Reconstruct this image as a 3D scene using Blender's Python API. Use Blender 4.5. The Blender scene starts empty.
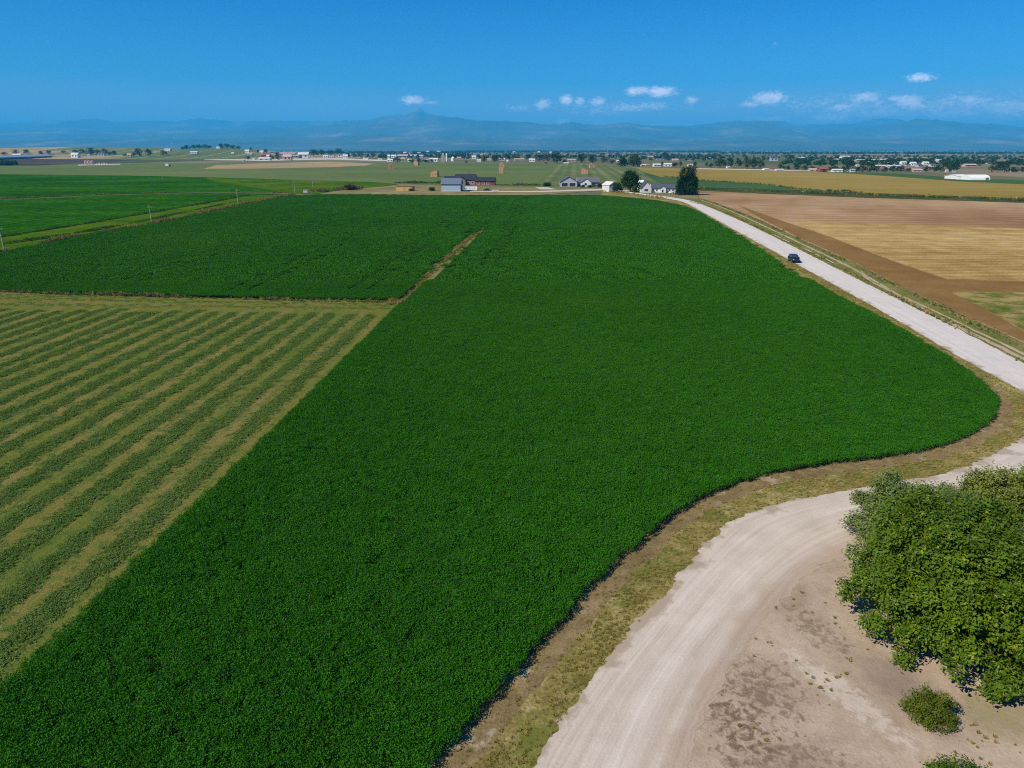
import bpy, bmesh, math, random
import numpy as np
from mathutils import Vector, Matrix, noise as mnoise

R = math.radians
rng = np.random.default_rng(7)
random.seed(7)
SC = bpy.context.scene
COL = SC.collection

# ------------------------------------------------------------------ camera
H = 28.0
F = 683.0
HOR = 149.5
P = math.atan((384 - HOR) / F)
cam_d = bpy.data.cameras.new('camera')
cam_d.sensor_width = 36.0
cam_d.lens = 36.0 * F / 1024.0
cam_d.clip_start = 0.5
cam_d.clip_end = 200000.0
cam = bpy.data.objects.new('camera', cam_d)
COL.objects.link(cam)
cam.location = (0, 0, H)
cam.rotation_euler = (math.pi / 2 - P, 0, 0)
SC.camera = cam

# ------------------------------------------------------------------ light
SUN_EL, SUN_AZ = 43.0, -122.0        # azimuth measured clockwise from +Y: behind the camera on its left
sdir = Vector((math.sin(R(SUN_AZ)) * math.cos(R(SUN_EL)), math.cos(R(SUN_AZ)) * math.cos(R(SUN_EL)), math.sin(R(SUN_EL))))
sun_d = bpy.data.lights.new('sun', 'SUN')
sun_d.energy = 5.0
sun_d.angle = R(0.5)
sun_d.color = (1.0, 0.94, 0.84)
sun = bpy.data.objects.new('sun', sun_d)
COL.objects.link(sun)
sun.location = (0, 0, 300)
sun.rotation_euler = sdir.to_track_quat('Z', 'Y').to_euler()

SKY_STRENGTH = 0.08
SKY_TINT = (0.0, 0.45, 1.08)      # high, middle and low parts of the clear sky
SKY_MID = (0.20, 0.70, 1.08)
SKY_LOW = (1.35, 0.98, 1.0)
HAZE_DENSITY = 5.7e-5
HAZE_COLOR = (0.065, 0.55, 1.0)
SC.view_settings.view_transform = 'Standard'
SC.view_settings.look = 'None'
SC.view_settings.gamma = 1.0
SC.view_settings.exposure = 0.35
SC.view_settings.use_curve_mapping = False
SC.render.engine = 'CYCLES'
SC.cycles.use_adaptive_sampling = True
SC.cycles.adaptive_threshold = 0.01
SC.cycles.adaptive_min_samples = 32
SC.cycles.time_limit = 700
SC.cycles.use_denoising = False
SC.cycles.filter_width = 1.1
SC.cycles.max_bounces = 6
SC.cycles.diffuse_bounces = 3
SC.cycles.glossy_bounces = 2
SC.cycles.transmission_bounces = 4
SC.cycles.volume_bounces = 1
SC.cycles.caustics_reflective = False
SC.cycles.caustics_refractive = False


def pix_dir(px, py):
    """unit direction of the line of sight (used for sky directions too)"""
    a, b = (px - 512) / F, (384 - py) / F
    d = Vector((a, math.cos(P) + b * math.sin(P), -math.sin(P) + b * math.cos(P)))
    return d.normalized()


class NT:
    """small node-tree helper"""
    def __init__(s, tree):
        s.t = tree
    def n(s, typ, **kw):
        nd = s.t.nodes.new(typ)
        for k, v in kw.items():
            setattr(nd, k, v)
        return nd
    def l(s, a, b):
        s.t.links.new(a, b)
    def val(s, sock, v):
        if hasattr(v, 'is_output') or isinstance(v, bpy.types.NodeSocket):
            s.l(v, sock)
        else:
            sock.default_value = v
    def math(s, op, a, b=None, c=None, clamp=False):
        nd = s.n('ShaderNodeMath', operation=op)
        nd.use_clamp = clamp
        s.val(nd.inputs[0], a)
        if b is not None:
            s.val(nd.inputs[1], b)
        if c is not None:
            s.val(nd.inputs[2], c)
        return nd.outputs[0]
    def vmath(s, op, a, b=None):
        nd = s.n('ShaderNodeVectorMath', operation=op)
        s.val(nd.inputs[0], a)
        if b is not None:
            s.val(nd.inputs[1], b)
        return nd.outputs['Value'] if op in ('DOT_PRODUCT', 'LENGTH', 'DISTANCE') else nd.outputs['Vector']
    def noise(s, vec, scale, detail=3.0, rough=0.55, dist=0.0):
        nd = s.n('ShaderNodeTexNoise')
        if vec is not None:
            s.l(vec, nd.inputs['Vector'])
        nd.inputs['Scale'].default_value = scale
        nd.inputs['Detail'].default_value = detail
        nd.inputs['Roughness'].default_value = rough
        nd.inputs['Distortion'].default_value = dist
        return nd.outputs['Fac']
    def ramp(s, fac, stops, interp='LINEAR'):
        nd = s.n('ShaderNodeValToRGB')
        cr = nd.color_ramp
        cr.interpolation = interp
        while len(cr.elements) < len(stops):
            cr.elements.new(0.5)
        for e, (p, c) in zip(cr.elements, stops):
            e.position = p
            e.color = (*c, 1) if len(c) == 3 else c
        s.l(fac, nd.inputs[0])
        return nd.outputs['Color']
    def maprange(s, v, a, b, c=0.0, d=1.0, smooth=False):
        nd = s.n('ShaderNodeMapRange')
        if smooth:
            nd.interpolation_type = 'SMOOTHSTEP'
        s.val(nd.inputs['Value'], v)
        for k, x in zip(('From Min', 'From Max', 'To Min', 'To Max'), (a, b, c, d)):
            nd.inputs[k].default_value = x
        return nd.outputs[0]
    def mix(s, fac, a, b, blend='MIX'):
        nd = s.n('ShaderNodeMix', data_type='RGBA', blend_type=blend)
        s.val(nd.inputs['Factor'], fac)
        for k, x in ((6, a), (7, b)):
            if isinstance(x, bpy.types.NodeSocket):
                s.l(x, nd.inputs[k])
            else:
                nd.inputs[k].default_value = (*x, 1)
        return nd.outputs[2]


# ------------------------------------------------------------------ sky
def make_world():
    w = bpy.data.worlds.new('World')
    SC.world = w
    w.use_nodes = True
    t = w.node_tree
    t.nodes.clear()
    g = NT(t)
    sky = g.n('ShaderNodeTexSky', sky_type='NISHITA')
    sky.sun_disc = False
    sky.sun_elevation = R(SUN_EL)
    sky.sun_rotation = R(SUN_AZ)
    sky.altitude = 1500
    sky.air_density = 1.0
    sky.dust_density = 0.3
    sky.ozone_density = 3.0
    # small cumulus low in the sky: puffs round fixed directions, broken up by noise
    tc = g.n('ShaderNodeTexCoord').outputs['Generated']
    sep = g.n('ShaderNodeSeparateXYZ')
    g.l(tc, sep.inputs[0])
    az = g.math('ARCTAN2', sep.outputs['X'], sep.outputs['Y'])
    el = g.math('ARCSINE', sep.outputs['Z'])
    tint = g.ramp(g.maprange(el, 0.02, 0.20), [(0, SKY_LOW), (0.35, SKY_MID), (1, SKY_TINT)])
    col = g.mix(1.0, sky.outputs[0], tint, 'MULTIPLY')
    comb = g.n('ShaderNodeCombineXYZ')
    g.l(az, comb.inputs[0])
    g.l(g.math('MULTIPLY', el, 1.7), comb.inputs[1])
    nz = g.noise(comb.outputs[0], 190.0, 6.0, 0.66, 0.3)
    nz2 = g.noise(comb.outputs[0], 42.0, 4.0, 0.6, 0.6)
    puffs = [  # px, py, half width, half height (in pixels at the photograph's scale), weight
        (414, 100, 11, 4.0, 1.0), (430, 103, 9, 2.5, .6), (543, 105, 8, 5, .95), (520, 108, 17, 4, .55),
        (566, 100.5, 6, 5, 1.0), (580, 101, 5, 3.5, .9), (598, 101.5, 8, 4, 1.0), (634, 91, 8, 4, 1.0),
        (640, 90.5, 10, 4, 1.05), (661, 92, 13, 4.5, 1.1), (692, 100.5, 6, 3.5, .95), (625, 108, 26, 4.5, .8),
        (650, 106, 18, 4, .7), (600, 112, 34, 4, .5), (768, 98.5, 15, 6, 1.05), (752, 104, 14, 3, .8),
        (920, 77.5, 11, 3.2, .8), (864, 98, 13, 4.5, .95), (840, 107, 18, 4, .8), (909, 101.5, 13, 5, 1.05),
        (895, 99, 7, 3, .8), (915, 107, 14, 4, .85), (968, 100, 10, 4, .8), (1004, 108, 19, 5.5, 1.05),
        (880, 113, 36, 4, .7), (960, 113, 34, 5, .7), (830, 118, 20, 5, .75), (1010, 117, 26, 5, .7),
        (770, 119, 30, 3, .5), (562, 121, 8, 2.5, .7), (850, 106, 60, 10, .55), (960, 106, 70, 11, .6),
        (580, 106, 70, 8, .36), (773, 44, 6, 3, .3), (700, 107, 60, 8, .22), (600, 123, 10, 3, .6)]
    total = None
    for (px, py, hw, hh, wt) in puffs:
        d = pix_dir(px, py)
        a0, e0 = math.atan2(d.x, d.y), math.asin(d.z)
        sa = hw / F * 0.92
        se = hh / F * 0.92
        u = g.math('MULTIPLY', g.math('SUBTRACT', az, a0), 1 / sa)
        v = g.math('MULTIPLY', g.math('SUBTRACT', el, e0), 1 / se)
        r2 = g.math('ADD', g.math('MULTIPLY', u, u), g.math('MULTIPLY', v, v))
        m = g.math('MULTIPLY', g.math('POWER', 2.2, g.math('MULTIPLY', r2, -1.0)), wt)
        total = m if total is None else g.math('MAXIMUM', total, m)
    edge = g.math('ADD', g.math('MULTIPLY', total, 1.0), g.math('MULTIPLY', g.math('SUBTRACT', nz, 0.5), 1.35))
    edge = g.math('ADD', edge, g.math('MULTIPLY', g.math('SUBTRACT', nz2, 0.5), 0.7))
    dens = g.maprange(edge, 0.16, 1.10, 0.0, 1.0, True)
    dens = g.math('MULTIPLY', dens, g.maprange(total, 0.04, 0.3, 0.0, 0.95, True))
    shade = g.maprange(nz2, 0.3, 0.7, 0.75, 1.15)
    cl = g.n('ShaderNodeVectorMath', operation='SCALE')
    cl.inputs[0].default_value = (19.0, 17.0, 17.5)
    g.l(shade, cl.inputs['Scale'])
    col = g.mix(dens, col, cl.outputs[0])
    bg = g.n('ShaderNodeBackground')
    g.l(col, bg.inputs['Color'])
    bg.inputs['Strength'].default_value = SKY_STRENGTH
    out = g.n('ShaderNodeOutputWorld')
    g.l(bg.outputs[0], out.inputs['Surface'])
make_world()


# ------------------------------------------------------------------ terrain function and pixel -> ground point
HILLS = [  # x, y, radius x, radius y, height, rotation
    (-1950, 3300, 900, 380, 40, 0.0),      # tan ridge at far left
    (-1130, 2800, 300, 330, 34, 0.0),      # low green hill
]
def hz(x, y):
    z = 0.0
    for (cx, cy, rx, ry, h, a) in HILLS:
        q = ((x - cx) / rx) ** 2 + ((y - cy) / ry) ** 2
        if q < 9:
            z = max(z, h * math.exp(-q) - h * math.exp(-9))
    return z
def ray(px, py):
    a, b = (px - 512) / F, (384 - py) / F
    return a, math.cos(P) + b * math.sin(P), -math.sin(P) + b * math.cos(P)
def gp(px, py, z=0.0):
    dx, dy, dz = ray(px, py)
    t = (z - H) / dz
    return Vector((dx * t, dy * t, z))
def gph(px, py):
    """ground point on the terrain with its hills"""
    dx, dy, dz = ray(px, py)
    t = 900.0
    while t < 9000:
        x, y, z = dx * t, dy * t, H + dz * t
        if z <= hz(x, y):
            return Vector((x, y, hz(x, y)))
        t += 4.0
    return gp(px, max(py, HOR + 1.2))
def scale_at(p):
    """pixels per metre at a ground point"""
    depth = p.y * math.cos(P) + (H - p.z) * math.sin(P)
    return F / depth
def catmull(pts, n=8):
    pts = [Vector(p) for p in pts]
    out = []
    for i in range(len(pts) - 1):
        p0, p1, p2, p3 = pts[max(i - 1, 0)], pts[i], pts[i + 1], pts[min(i + 2, len(pts) - 1)]
        for k in range(n):
            t = k / n
            out.append(0.5 * ((2 * p1) + (p2 - p0) * t + (2 * p0 - 5 * p1 + 4 * p2 - p3) * t * t + (3 * p1 - p0 - 3 * p2 + p3) * t ** 3))
    out.append(pts[-1])
    return out
def resample(pts, n):
    pts = [Vector(p) for p in pts]
    d = [0.0]
    for a, b in zip(pts, pts[1:]):
        d.append(d[-1] + (b - a).length)
    out = []
    j = 0
    for i in range(n):
        s = d[-1] * i / (n - 1)
        while j < len(pts) - 2 and d[j + 1] < s:
            j += 1
        f = (s - d[j]) / max(d[j + 1] - d[j], 1e-9)
        out.append(pts[j].lerp(pts[j + 1], f))
    return out
def rough_line(pts, amp, step, freq=0.35):
    """a line resampled every STEP metres with a ragged sideways wander"""
    pts = [Vector(p) for p in pts]
    L = sum((b - a).length for a, b in zip(pts, pts[1:]))
    q = resample(pts, max(3, int(L / step)))
    out = []
    for i, p in enumerate(q):
        w = mnoise.noise(p * freq) * amp + mnoise.noise(p * freq * 4.3 + Vector((9, 1, 4))) * amp * 0.7
        a, b = q[max(i - 1, 0)], q[min(i + 1, len(q) - 1)]
        tdir = (b - a).normalized()
        out.append(p + Vector((-tdir.y, tdir.x, 0)) * w)
    return out


# ------------------------------------------------------------------ materials
def new_mat(name):
    m = bpy.data.materials.new(name)
    m.use_nodes = True
    t = m.node_tree
    t.nodes.clear()
    g = NT(t)
    out = g.n('ShaderNodeOutputMaterial')
    b = g.n('ShaderNodeBsdfPrincipled')
    b.inputs['Roughness'].default_value = 1.0
    b.inputs['Specular IOR Level'].default_value = 0.0
    g.l(b.outputs[0], out.inputs['Surface'])
    return m, g, b, out
def pos(g):
    return g.n('ShaderNodeNewGeometry').outputs['Position']
def bump(g, b, height, strength, dist):
    nd = g.n('ShaderNodeBump')
    nd.inputs['Strength'].default_value = strength
    nd.inputs['Distance'].default_value = dist
    g.l(height, nd.inputs['Height'])
    g.l(nd.outputs[0], b.inputs['Normal'])
def ground_mat(name, cols, s_big=0.03, s_mid=0.3, s_fine=4.0, mixes=(0.5, 0.35, 0.4), bump_d=0.06, stripes=None, spots=None):
    """soil, stubble and meadow: three scales of noise through a colour ramp, optional rows along a direction, optional patches"""
    m, g, b, out = new_mat(name)
    p = pos(g)
    mixes = [q * 1.7 for q in mixes]
    f = g.math('MULTIPLY', g.math('SUBTRACT', g.noise(p, s_big, 4), 0.5), mixes[0] * 2)
    f = g.math('ADD', f, g.math('MULTIPLY', g.math('SUBTRACT', g.noise(p, s_mid, 5, 0.6), 0.5), mixes[1] * 2))
    fine = g.noise(p, s_fine, 4, 0.65)
    f = g.math('ADD', f, g.math('MULTIPLY', g.math('SUBTRACT', fine, 0.5), mixes[2] * 2))
    if stripes:
        for (ang, period, amt, wob) in stripes:
            d = g.vmath('DOT_PRODUCT', p, (math.cos(ang), math.sin(ang), 0.0))
            sc = g.n('ShaderNodeVectorMath', operation='MULTIPLY')
            g.l(p, sc.inputs[0])
            sc.inputs[1].default_value = (0.05, 0.05, 0.0)
            d = g.math('ADD', d, g.math('MULTIPLY', g.noise(sc.outputs[0], 1.5, 3), wob))
            w = g.math('SINE', g.math('MULTIPLY', d, 2 * math.pi / period))
            f = g.math('ADD', f, g.math('MULTIPLY', w, amt))
    f = g.math('ADD', f, 0.5, clamp=True)
    n = len(cols) - 1
    c = g.ramp(f, [(i / n, x) for i, x in enumerate(cols)])
    if spots:
        for (sscale, lo, hi, scol, amt) in spots:
            k = g.maprange(g.noise(p, sscale, 6, 0.62, 0.4), lo, hi, 0, amt, True)
            c = g.mix(k, c, scol)
    g.l(c, b.inputs['Base Color'])
    if bump_d:
        bump(g, b, fine, 0.9, bump_d)
    return m
def leaf_mat(name, c_lo, c_hi, transl=0.3, big=0.15, fine=3.0, rough=0.55, warm=None, spec=0.25):
    m, g, b, out = new_mat(name)
    p = pos(g)
    inf = g.n('ShaderNodeObjectInfo').outputs['Random']
    f = g.math('ADD', g.math('MULTIPLY', g.noise(p, big, 3), 0.7), g.math('MULTIPLY', g.noise(p, fine, 2), 0.7))
    f = g.math('ADD', f, g.math('MULTIPLY', g.math('SUBTRACT', inf, 0.5), 0.35))
    f = g.maprange(f, 0.35, 1.05)
    c = g.ramp(f, [(0, c_lo), (1, c_hi)])
    if warm:
        k = g.maprange(g.noise(p, warm[1], 3), 0.55, 0.75, 0, warm[2], True)
        c = g.mix(k, c, warm[0])
    g.l(c, b.inputs['Base Color'])
    b.inputs['Roughness'].default_value = rough
    b.inputs['Specular IOR Level'].default_value = spec
    tr = g.n('ShaderNodeBsdfTranslucent')
    g.l(g.mix(1.0, c, (1.0, 1.25, 0.5), 'MULTIPLY'), tr.inputs['Color'])
    mx = g.n('ShaderNodeMixShader')
    mx.inputs[0].default_value = transl
    g.l(b.outputs[0], mx.inputs[1])
    g.l(tr.outputs[0], mx.inputs[2])
    g.l(mx.outputs[0], out.inputs['Surface'])
    return m
def plain(name, col, rough=0.7, spec=0.3, metallic=0.0, var=0.12, scale=1.5, wave=None):
    """paint, metal, brick and the like: a base colour with weathering, optional ribs or courses"""
    m, g, b, out = new_mat(name)
    tc = g.n('ShaderNodeTexCoord').outputs['Object']
    k = g.maprange(g.noise(tc, scale, 5, 0.6), 0.3, 0.7, 1 - var, 1 + var)
    if wave:
        ax, period, amt = wave
        sep = g.n('ShaderNodeSeparateXYZ')
        g.l(tc, sep.inputs[0])
        s_ = g.math('SINE', g.math('MULTIPLY', sep.outputs[ax], 2 * math.pi / period))
        k = g.math('MULTIPLY', k, g.math('ADD', 1 - amt, g.math('MULTIPLY', s_, amt)))
    sc = g.n('ShaderNodeVectorMath', operation='SCALE')
    sc.inputs[0].default_value = col
    g.l(k, sc.inputs['Scale'])
    g.l(sc.outputs[0], b.inputs['Base Color'])
    b.inputs['Roughness'].default_value = rough
    b.inputs['Specular IOR Level'].default_value = spec
    b.inputs['Metallic'].default_value = metallic
    return m

M = {}
M['crop'] = leaf_mat('crop_leaf', (0.022, 0.112, 0.004), (0.050, 0.205, 0.010), 0.25, 0.016, 1.6, 0.6, ((0.088, 0.200, 0.004), 0.011, 0.6), 0.08)
M['crop_soil'] = ground_mat('crop_soil', [(0.018, 0.050, 0.008), (0.028, 0.070, 0.010)], 0.05, 0.4, 3)
M['hay_green'] = leaf_mat('cut_hay_leaf', (0.070, 0.140, 0.020), (0.165, 0.240, 0.050), 0.2, 0.1, 2.5, 0.7, None, 0.12)
M['dry'] = leaf_mat('dry_grass', (0.28, 0.21, 0.06), (0.50, 0.38, 0.14), 0.2, 0.2, 2.0, 0.8, None, 0.1)
M['olive'] = leaf_mat('olive_grass', (0.22, 0.20, 0.045), (0.36, 0.32, 0.09), 0.25, 0.2, 2.0, 0.8, None, 0.1)
M['brown_weed'] = leaf_mat('brown_weed', (0.10, 0.065, 0.024), (0.26, 0.18, 0.08), 0.15, 0.2, 2.0, 0.85, None, 0.1)
M['green_weed'] = leaf_mat('green_weed', (0.03, 0.085, 0.012), (0.09, 0.17, 0.025), 0.25, 0.2, 2.0, 0.7, None, 0.1)
M['leaf_dark'] = leaf_mat('broad_leaf', (0.030, 0.078, 0.003), (0.115, 0.185, 0.006), 0.24, 0.35, 1.2, 0.45, ((0.30, 0.32, 0.012), 1.7, 0.9), 0.25)  # yellowish noise patches paint sunlit highlights into the leaf colour
M['leaf_grey'] = leaf_mat('silvery_leaf', (0.11, 0.155, 0.030), (0.26, 0.31, 0.095), 0.25, 0.4, 1.2, 0.5, None, 0.25)
M['leaf_rusty'] = leaf_mat('rusty_green_leaf', (0.06, 0.095, 0.006), (0.16, 0.19, 0.014), 0.28, 0.4, 1.5, 0.5, ((0.16, 0.085, 0.02), 1.4, 0.55), 0.2)
M['leaf_yellow'] = leaf_mat('yellow_green_leaf', (0.10, 0.13, 0.012), (0.24, 0.26, 0.035), 0.28, 0.4, 1.5, 0.5, None, 0.3)
M['leaf_far'] = leaf_mat('far_leaf', (0.008, 0.030, 0.008), (0.026, 0.065, 0.014), 0.15, 0.05, 0.4, 0.7, None, 0.1)
M['leaf_far_light'] = leaf_mat('far_leaf_light', (0.03, 0.055, 0.014), (0.07, 0.10, 0.025), 0.15, 0.05, 0.4, 0.7, None, 0.1)
M['leaf_far_brown'] = leaf_mat('far_leaf_brown', (0.055, 0.028, 0.018), (0.10, 0.055, 0.03), 0.1, 0.05, 0.4, 0.7, None, 0.1)
M['bark'] = plain('bark', (0.10, 0.075, 0.055), 0.95, 0.05, var=0.4, scale=6)

TAN, OLV = (0.26, 0.20, 0.10), (0.14, 0.16, 0.045)
M['verge'] = ground_mat('verge_ground', [(0.12, 0.095, 0.028), (0.185, 0.150, 0.042), (0.255, 0.205, 0.068), (0.37, 0.29, 0.14)], 0.12, 0.7, 5, (0.5, 0.6, 0.55), 0.08,
                        None, [(0.30, 0.5, 0.66, (0.11, 0.125, 0.022), 0.85), (0.9, 0.56, 0.72, (0.17, 0.10, 0.05), 0.6)])
M['headland'] = ground_mat('verge_track', [(0.12, 0.082, 0.034), (0.195, 0.14, 0.062), (0.30, 0.225, 0.115)], 0.15, 0.8, 6, (0.3, 0.45, 0.4), 0.07,
                           None, [(0.5, 0.56, 0.7, (0.40, 0.33, 0.23), 0.8)])
def dirt_mat():
    """bare dirt lot: pinkish dust with damp dark patches, a pale scraped streak and churned brown earth"""
    m, g, b, out = new_mat('bare_dirt')
    p = pos(g)
    n1, n2 = g.noise(p, 0.22, 6, 0.62, 0.3), g.noise(p, 1.1, 6, 0.66, 0.5)
    fine = g.noise(p, 6.0, 4, 0.72)
    f = g.math('ADD', g.math('MULTIPLY', n1, 0.5), g.math('ADD', g.math('MULTIPLY', n2, 0.35), g.math('MULTIPLY', fine, 0.25)))
    f = g.maprange(f, 0.36, 0.76)
    c = g.ramp(f, [(0, (0.25, 0.18, 0.12)), (0.5, (0.39, 0.295, 0.205)), (1, (0.52, 0.415, 0.305))])
    sep = g.n('ShaderNodeSeparateXYZ')
    g.l(p, sep.inputs[0])
    def blob(px, py, rx, ry, rot, lo, hi, col, amt, tex, con=3.0):
        nonlocal c
        q = gp(px, py)
        dx, dy = g.math('SUBTRACT', sep.outputs['X'], q.x), g.math('SUBTRACT', sep.outputs['Y'], q.y)
        ca, sa = math.cos(rot), math.sin(rot)
        u = g.math('ADD', g.math('MULTIPLY', dx, ca / rx), g.math('MULTIPLY', dy, sa / rx))
        v = g.math('ADD', g.math('MULTIPLY', dx, -sa / ry), g.math('MULTIPLY', dy, ca / ry))
        r2 = g.math('ADD', g.math('MULTIPLY', u, u), g.math('MULTIPLY', v, v))
        k = g.math('SUBTRACT', g.math('ADD', 0.9, g.math('MULTIPLY', g.math('SUBTRACT', tex, 0.5), con)), r2)
        c = g.mix(g.maprange(k, lo, hi, 0, amt, True), c, col)
    n3 = g.noise(p, 2.2, 6, 0.7, 0.6)
    mix12 = g.math('ADD', g.math('MULTIPLY', n2, 0.35), g.math('MULTIPLY', n3, 0.65))
    blob(905, 690, 2.6, 4.2, R(25), 0.0, 0.9, (0.17, 0.125, 0.095), 0.6, n1)
    blob(842, 692, 1.1, 4.6, R(28), 0.0, 0.8, (0.56, 0.48, 0.39), 0.55, mix12, 5.0)
    blob(735, 722, 2.0, 3.0, R(10), 0.2, 1.3, (0.13, 0.075, 0.04), 0.8, mix12, 7.0)
    blob(760, 690, 3.2, 3.6, R(0), 0.2, 1.3, (0.15, 0.09, 0.055), 0.75, mix12, 7.0)
    blob(815, 628, 1.6, 3.4, R(20), 0.2, 1.3, (0.15, 0.11, 0.06), 0.7, mix12, 7.0)
    blob(1005, 715, 3.0, 2.2, R(0), 0.1, 0.8, (0.22, 0.19, 0.075), 0.6, n2)
    blob(780, 760, 4.5, 2.0, R(0), 0.2, 1.3, (0.16, 0.10, 0.065), 0.7, mix12, 7.0)
    g.l(c, b.inputs['Base Color'])
    bump(g, b, g.math('ADD', fine, n2), 0.7, 0.05)
    return m
M['dirt'] = dirt_mat()
M['brownfield'] = ground_mat('bare_field', [(0.22, 0.125, 0.058), (0.31, 0.19, 0.095), (0.42, 0.29, 0.165)], 0.012, 0.05, 1.2, (0.6, 0.35, 0.25), 0.08,
                             [(R(93), 9.0, 0.13, 4.0), (R(93), 3.6, 0.15, 1.5)])
M['darksoil'] = ground_mat('dark_soil', [(0.15, 0.080, 0.026), (0.20, 0.115, 0.040), (0.27, 0.165, 0.070)], 0.02, 0.15, 1.5, (0.4, 0.3, 0.3), 0.08)
M['stubble'] = ground_mat('straw_stubble', [(0.24, 0.145, 0.042), (0.36, 0.24, 0.085), (0.50, 0.37, 0.17)], 0.02, 0.12, 1.6, (0.35, 0.45, 0.45), 0.1,
                          [(R(93), 4.2, 0.13, 2.2), (R(94), 13.0, 0.06, 6.0)])
M['weedfield'] = ground_mat('weedy_field', [(0.065, 0.11, 0.016), (0.15, 0.145, 0.035), (0.31, 0.225, 0.09)], 0.07, 0.25, 1.5, (0.7, 0.9, 0.5), 0.1, [(R(100), 9, 0.14, 12.0)])
M['track'] = ground_mat('pale_track', [(0.30, 0.24, 0.14), (0.42, 0.34, 0.22)], 0.1, 0.5, 3)
M['roadside'] = ground_mat('roadside_grass', [(0.09, 0.11, 0.02), (0.15, 0.15, 0.04), (0.25, 0.20, 0.085)], 0.06, 0.3, 3, (0.5, 0.4, 0.4), 0.1)
M['green_l'] = ground_mat('left_green_field', [(0.006, 0.040, 0.002), (0.015, 0.085, 0.003), (0.045, 0.125, 0.006)], 0.012, 0.22, 1.0, (0.45, 0.6, 0.6), 0.25, [(R(84), 34, 0.08, 20.0), (R(-3), 7.0, 0.10, 3.0)])
M['green_y'] = ground_mat('yellow_green_strip', [(0.018, 0.070, 0.003), (0.050, 0.112, 0.005), (0.11, 0.135, 0.012)], 0.02, 0.14, 1.0, (0.5, 0.5, 0.5), 0.2)
M['meadow'] = ground_mat('grey_meadow', [(0.080, 0.112, 0.038), (0.108, 0.146, 0.048), (0.16, 0.175, 0.066)], 0.004, 0.03, 0.6, (0.5, 0.3, 0.2), 0.1)
M['meadow_rows'] = ground_mat('mown_meadow', [(0.07, 0.105, 0.035), (0.105, 0.135, 0.048), (0.20, 0.195, 0.09)], 0.006, 0.03, 0.6, (0.45, 0.35, 0.3), 0.1, [(R(-5), 12.5, 0.17, 9.0), (R(-5), 31, 0.1, 9.0)])
M['tanfield'] = ground_mat('tan_field', [(0.23, 0.16, 0.075), (0.33, 0.24, 0.12), (0.42, 0.33, 0.19)], 0.004, 0.03, 0.4, (0.4, 0.3, 0.2), 0.1)
M['yard'] = ground_mat('yard_grass', [(0.12, 0.115, 0.04), (0.19, 0.16, 0.07), (0.30, 0.24, 0.13)], 0.02, 0.1, 1.0, (0.5, 0.4, 0.2), 0.1)
M['gold'] = ground_mat('gold_grain', [(0.19, 0.145, 0.032), (0.255, 0.185, 0.045), (0.32, 0.225, 0.075)], 0.004, 0.04, 0.8, (0.5, 0.2, 0.25), 0.3, [(R(95), 40, 0.06, 20)])
M['green_r'] = ground_mat('right_green_crop', [(0.030, 0.075, 0.030), (0.05, 0.105, 0.035), (0.09, 0.13, 0.04)], 0.008, 0.06, 0.8, (0.4, 0.3, 0.3), 0.3)
M['dark_edge'] = ground_mat('rank_grass', [(0.025, 0.040, 0.012), (0.055, 0.065, 0.02), (0.13, 0.11, 0.045)], 0.03, 0.15, 0.8, (0.4, 0.4, 0.3), 0.3)
M['feedlot'] = ground_mat('dark_yard', [(0.035, 0.028, 0.030), (0.07, 0.055, 0.05), (0.13, 0.10, 0.08)], 0.006, 0.04, 0.4, (0.5, 0.4, 0.2), 0.1)
M['pale'] = ground_mat('pale_ground', [(0.42, 0.36, 0.29), (0.55, 0.49, 0.42)], 0.01, 0.1, 1.0)


def hay_mat():
    """mown ground: straw-coloured gaps between the rows of cut hay, every other gap barer"""
    m, g, b, out = new_mat('mown_stubble')
    p = pos(g)
    n1 = g.noise(p, 0.5, 5, 0.65)
    n2 = g.noise(p, 5.0, 4, 0.7)
    n3 = g.noise(p, 0.05, 3)
    def along(a, c):
        cb = g.n('ShaderNodeCombineXYZ')
        g.l(g.math('MULTIPLY', g.vmath('DOT_PRODUCT', p, (0.9986, -0.053, 0.0)), a), cb.inputs[0])
        g.l(g.math('MULTIPLY', g.vmath('DOT_PRODUCT', p, (0.053, 0.9986, 0.0)), c), cb.inputs[1])
        return g.noise(cb.outputs[0], 1.0, 4, 0.6)
    n1 = g.math('ADD', g.math('MULTIPLY', n1, 0.35), g.math('MULTIPLY', along(2.6, 0.10), 0.65))
    at = g.n('ShaderNodeAttribute', attribute_name='bare')
    fc = g.math('ADD', g.math('MULTIPLY', at.outputs['Fac'], 0.55), g.math('MULTIPLY', g.math('SUBTRACT', n1, 0.5), 1.5))
    fc = g.math('ADD', fc, g.math('MULTIPLY', g.math('SUBTRACT', n2, 0.5), 1.7))
    fc = g.math('ADD', fc, g.math('MULTIPLY', g.math('SUBTRACT', n3, 0.5), 0.5))
    fc = g.math('ADD', fc, 0.22, clamp=True)
    c = g.ramp(fc, [(0.0, (0.065, 0.11, 0.016)), (0.35, (0.112, 0.138, 0.024)), (0.65, (0.185, 0.140, 0.042)), (1.0, (0.29, 0.205, 0.09))])
    g.l(c, b.inputs['Base Color'])
    bump(g, b, n2, 1.0, 0.10)
    return m
M['hay_ground'] = hay_mat()

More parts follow.
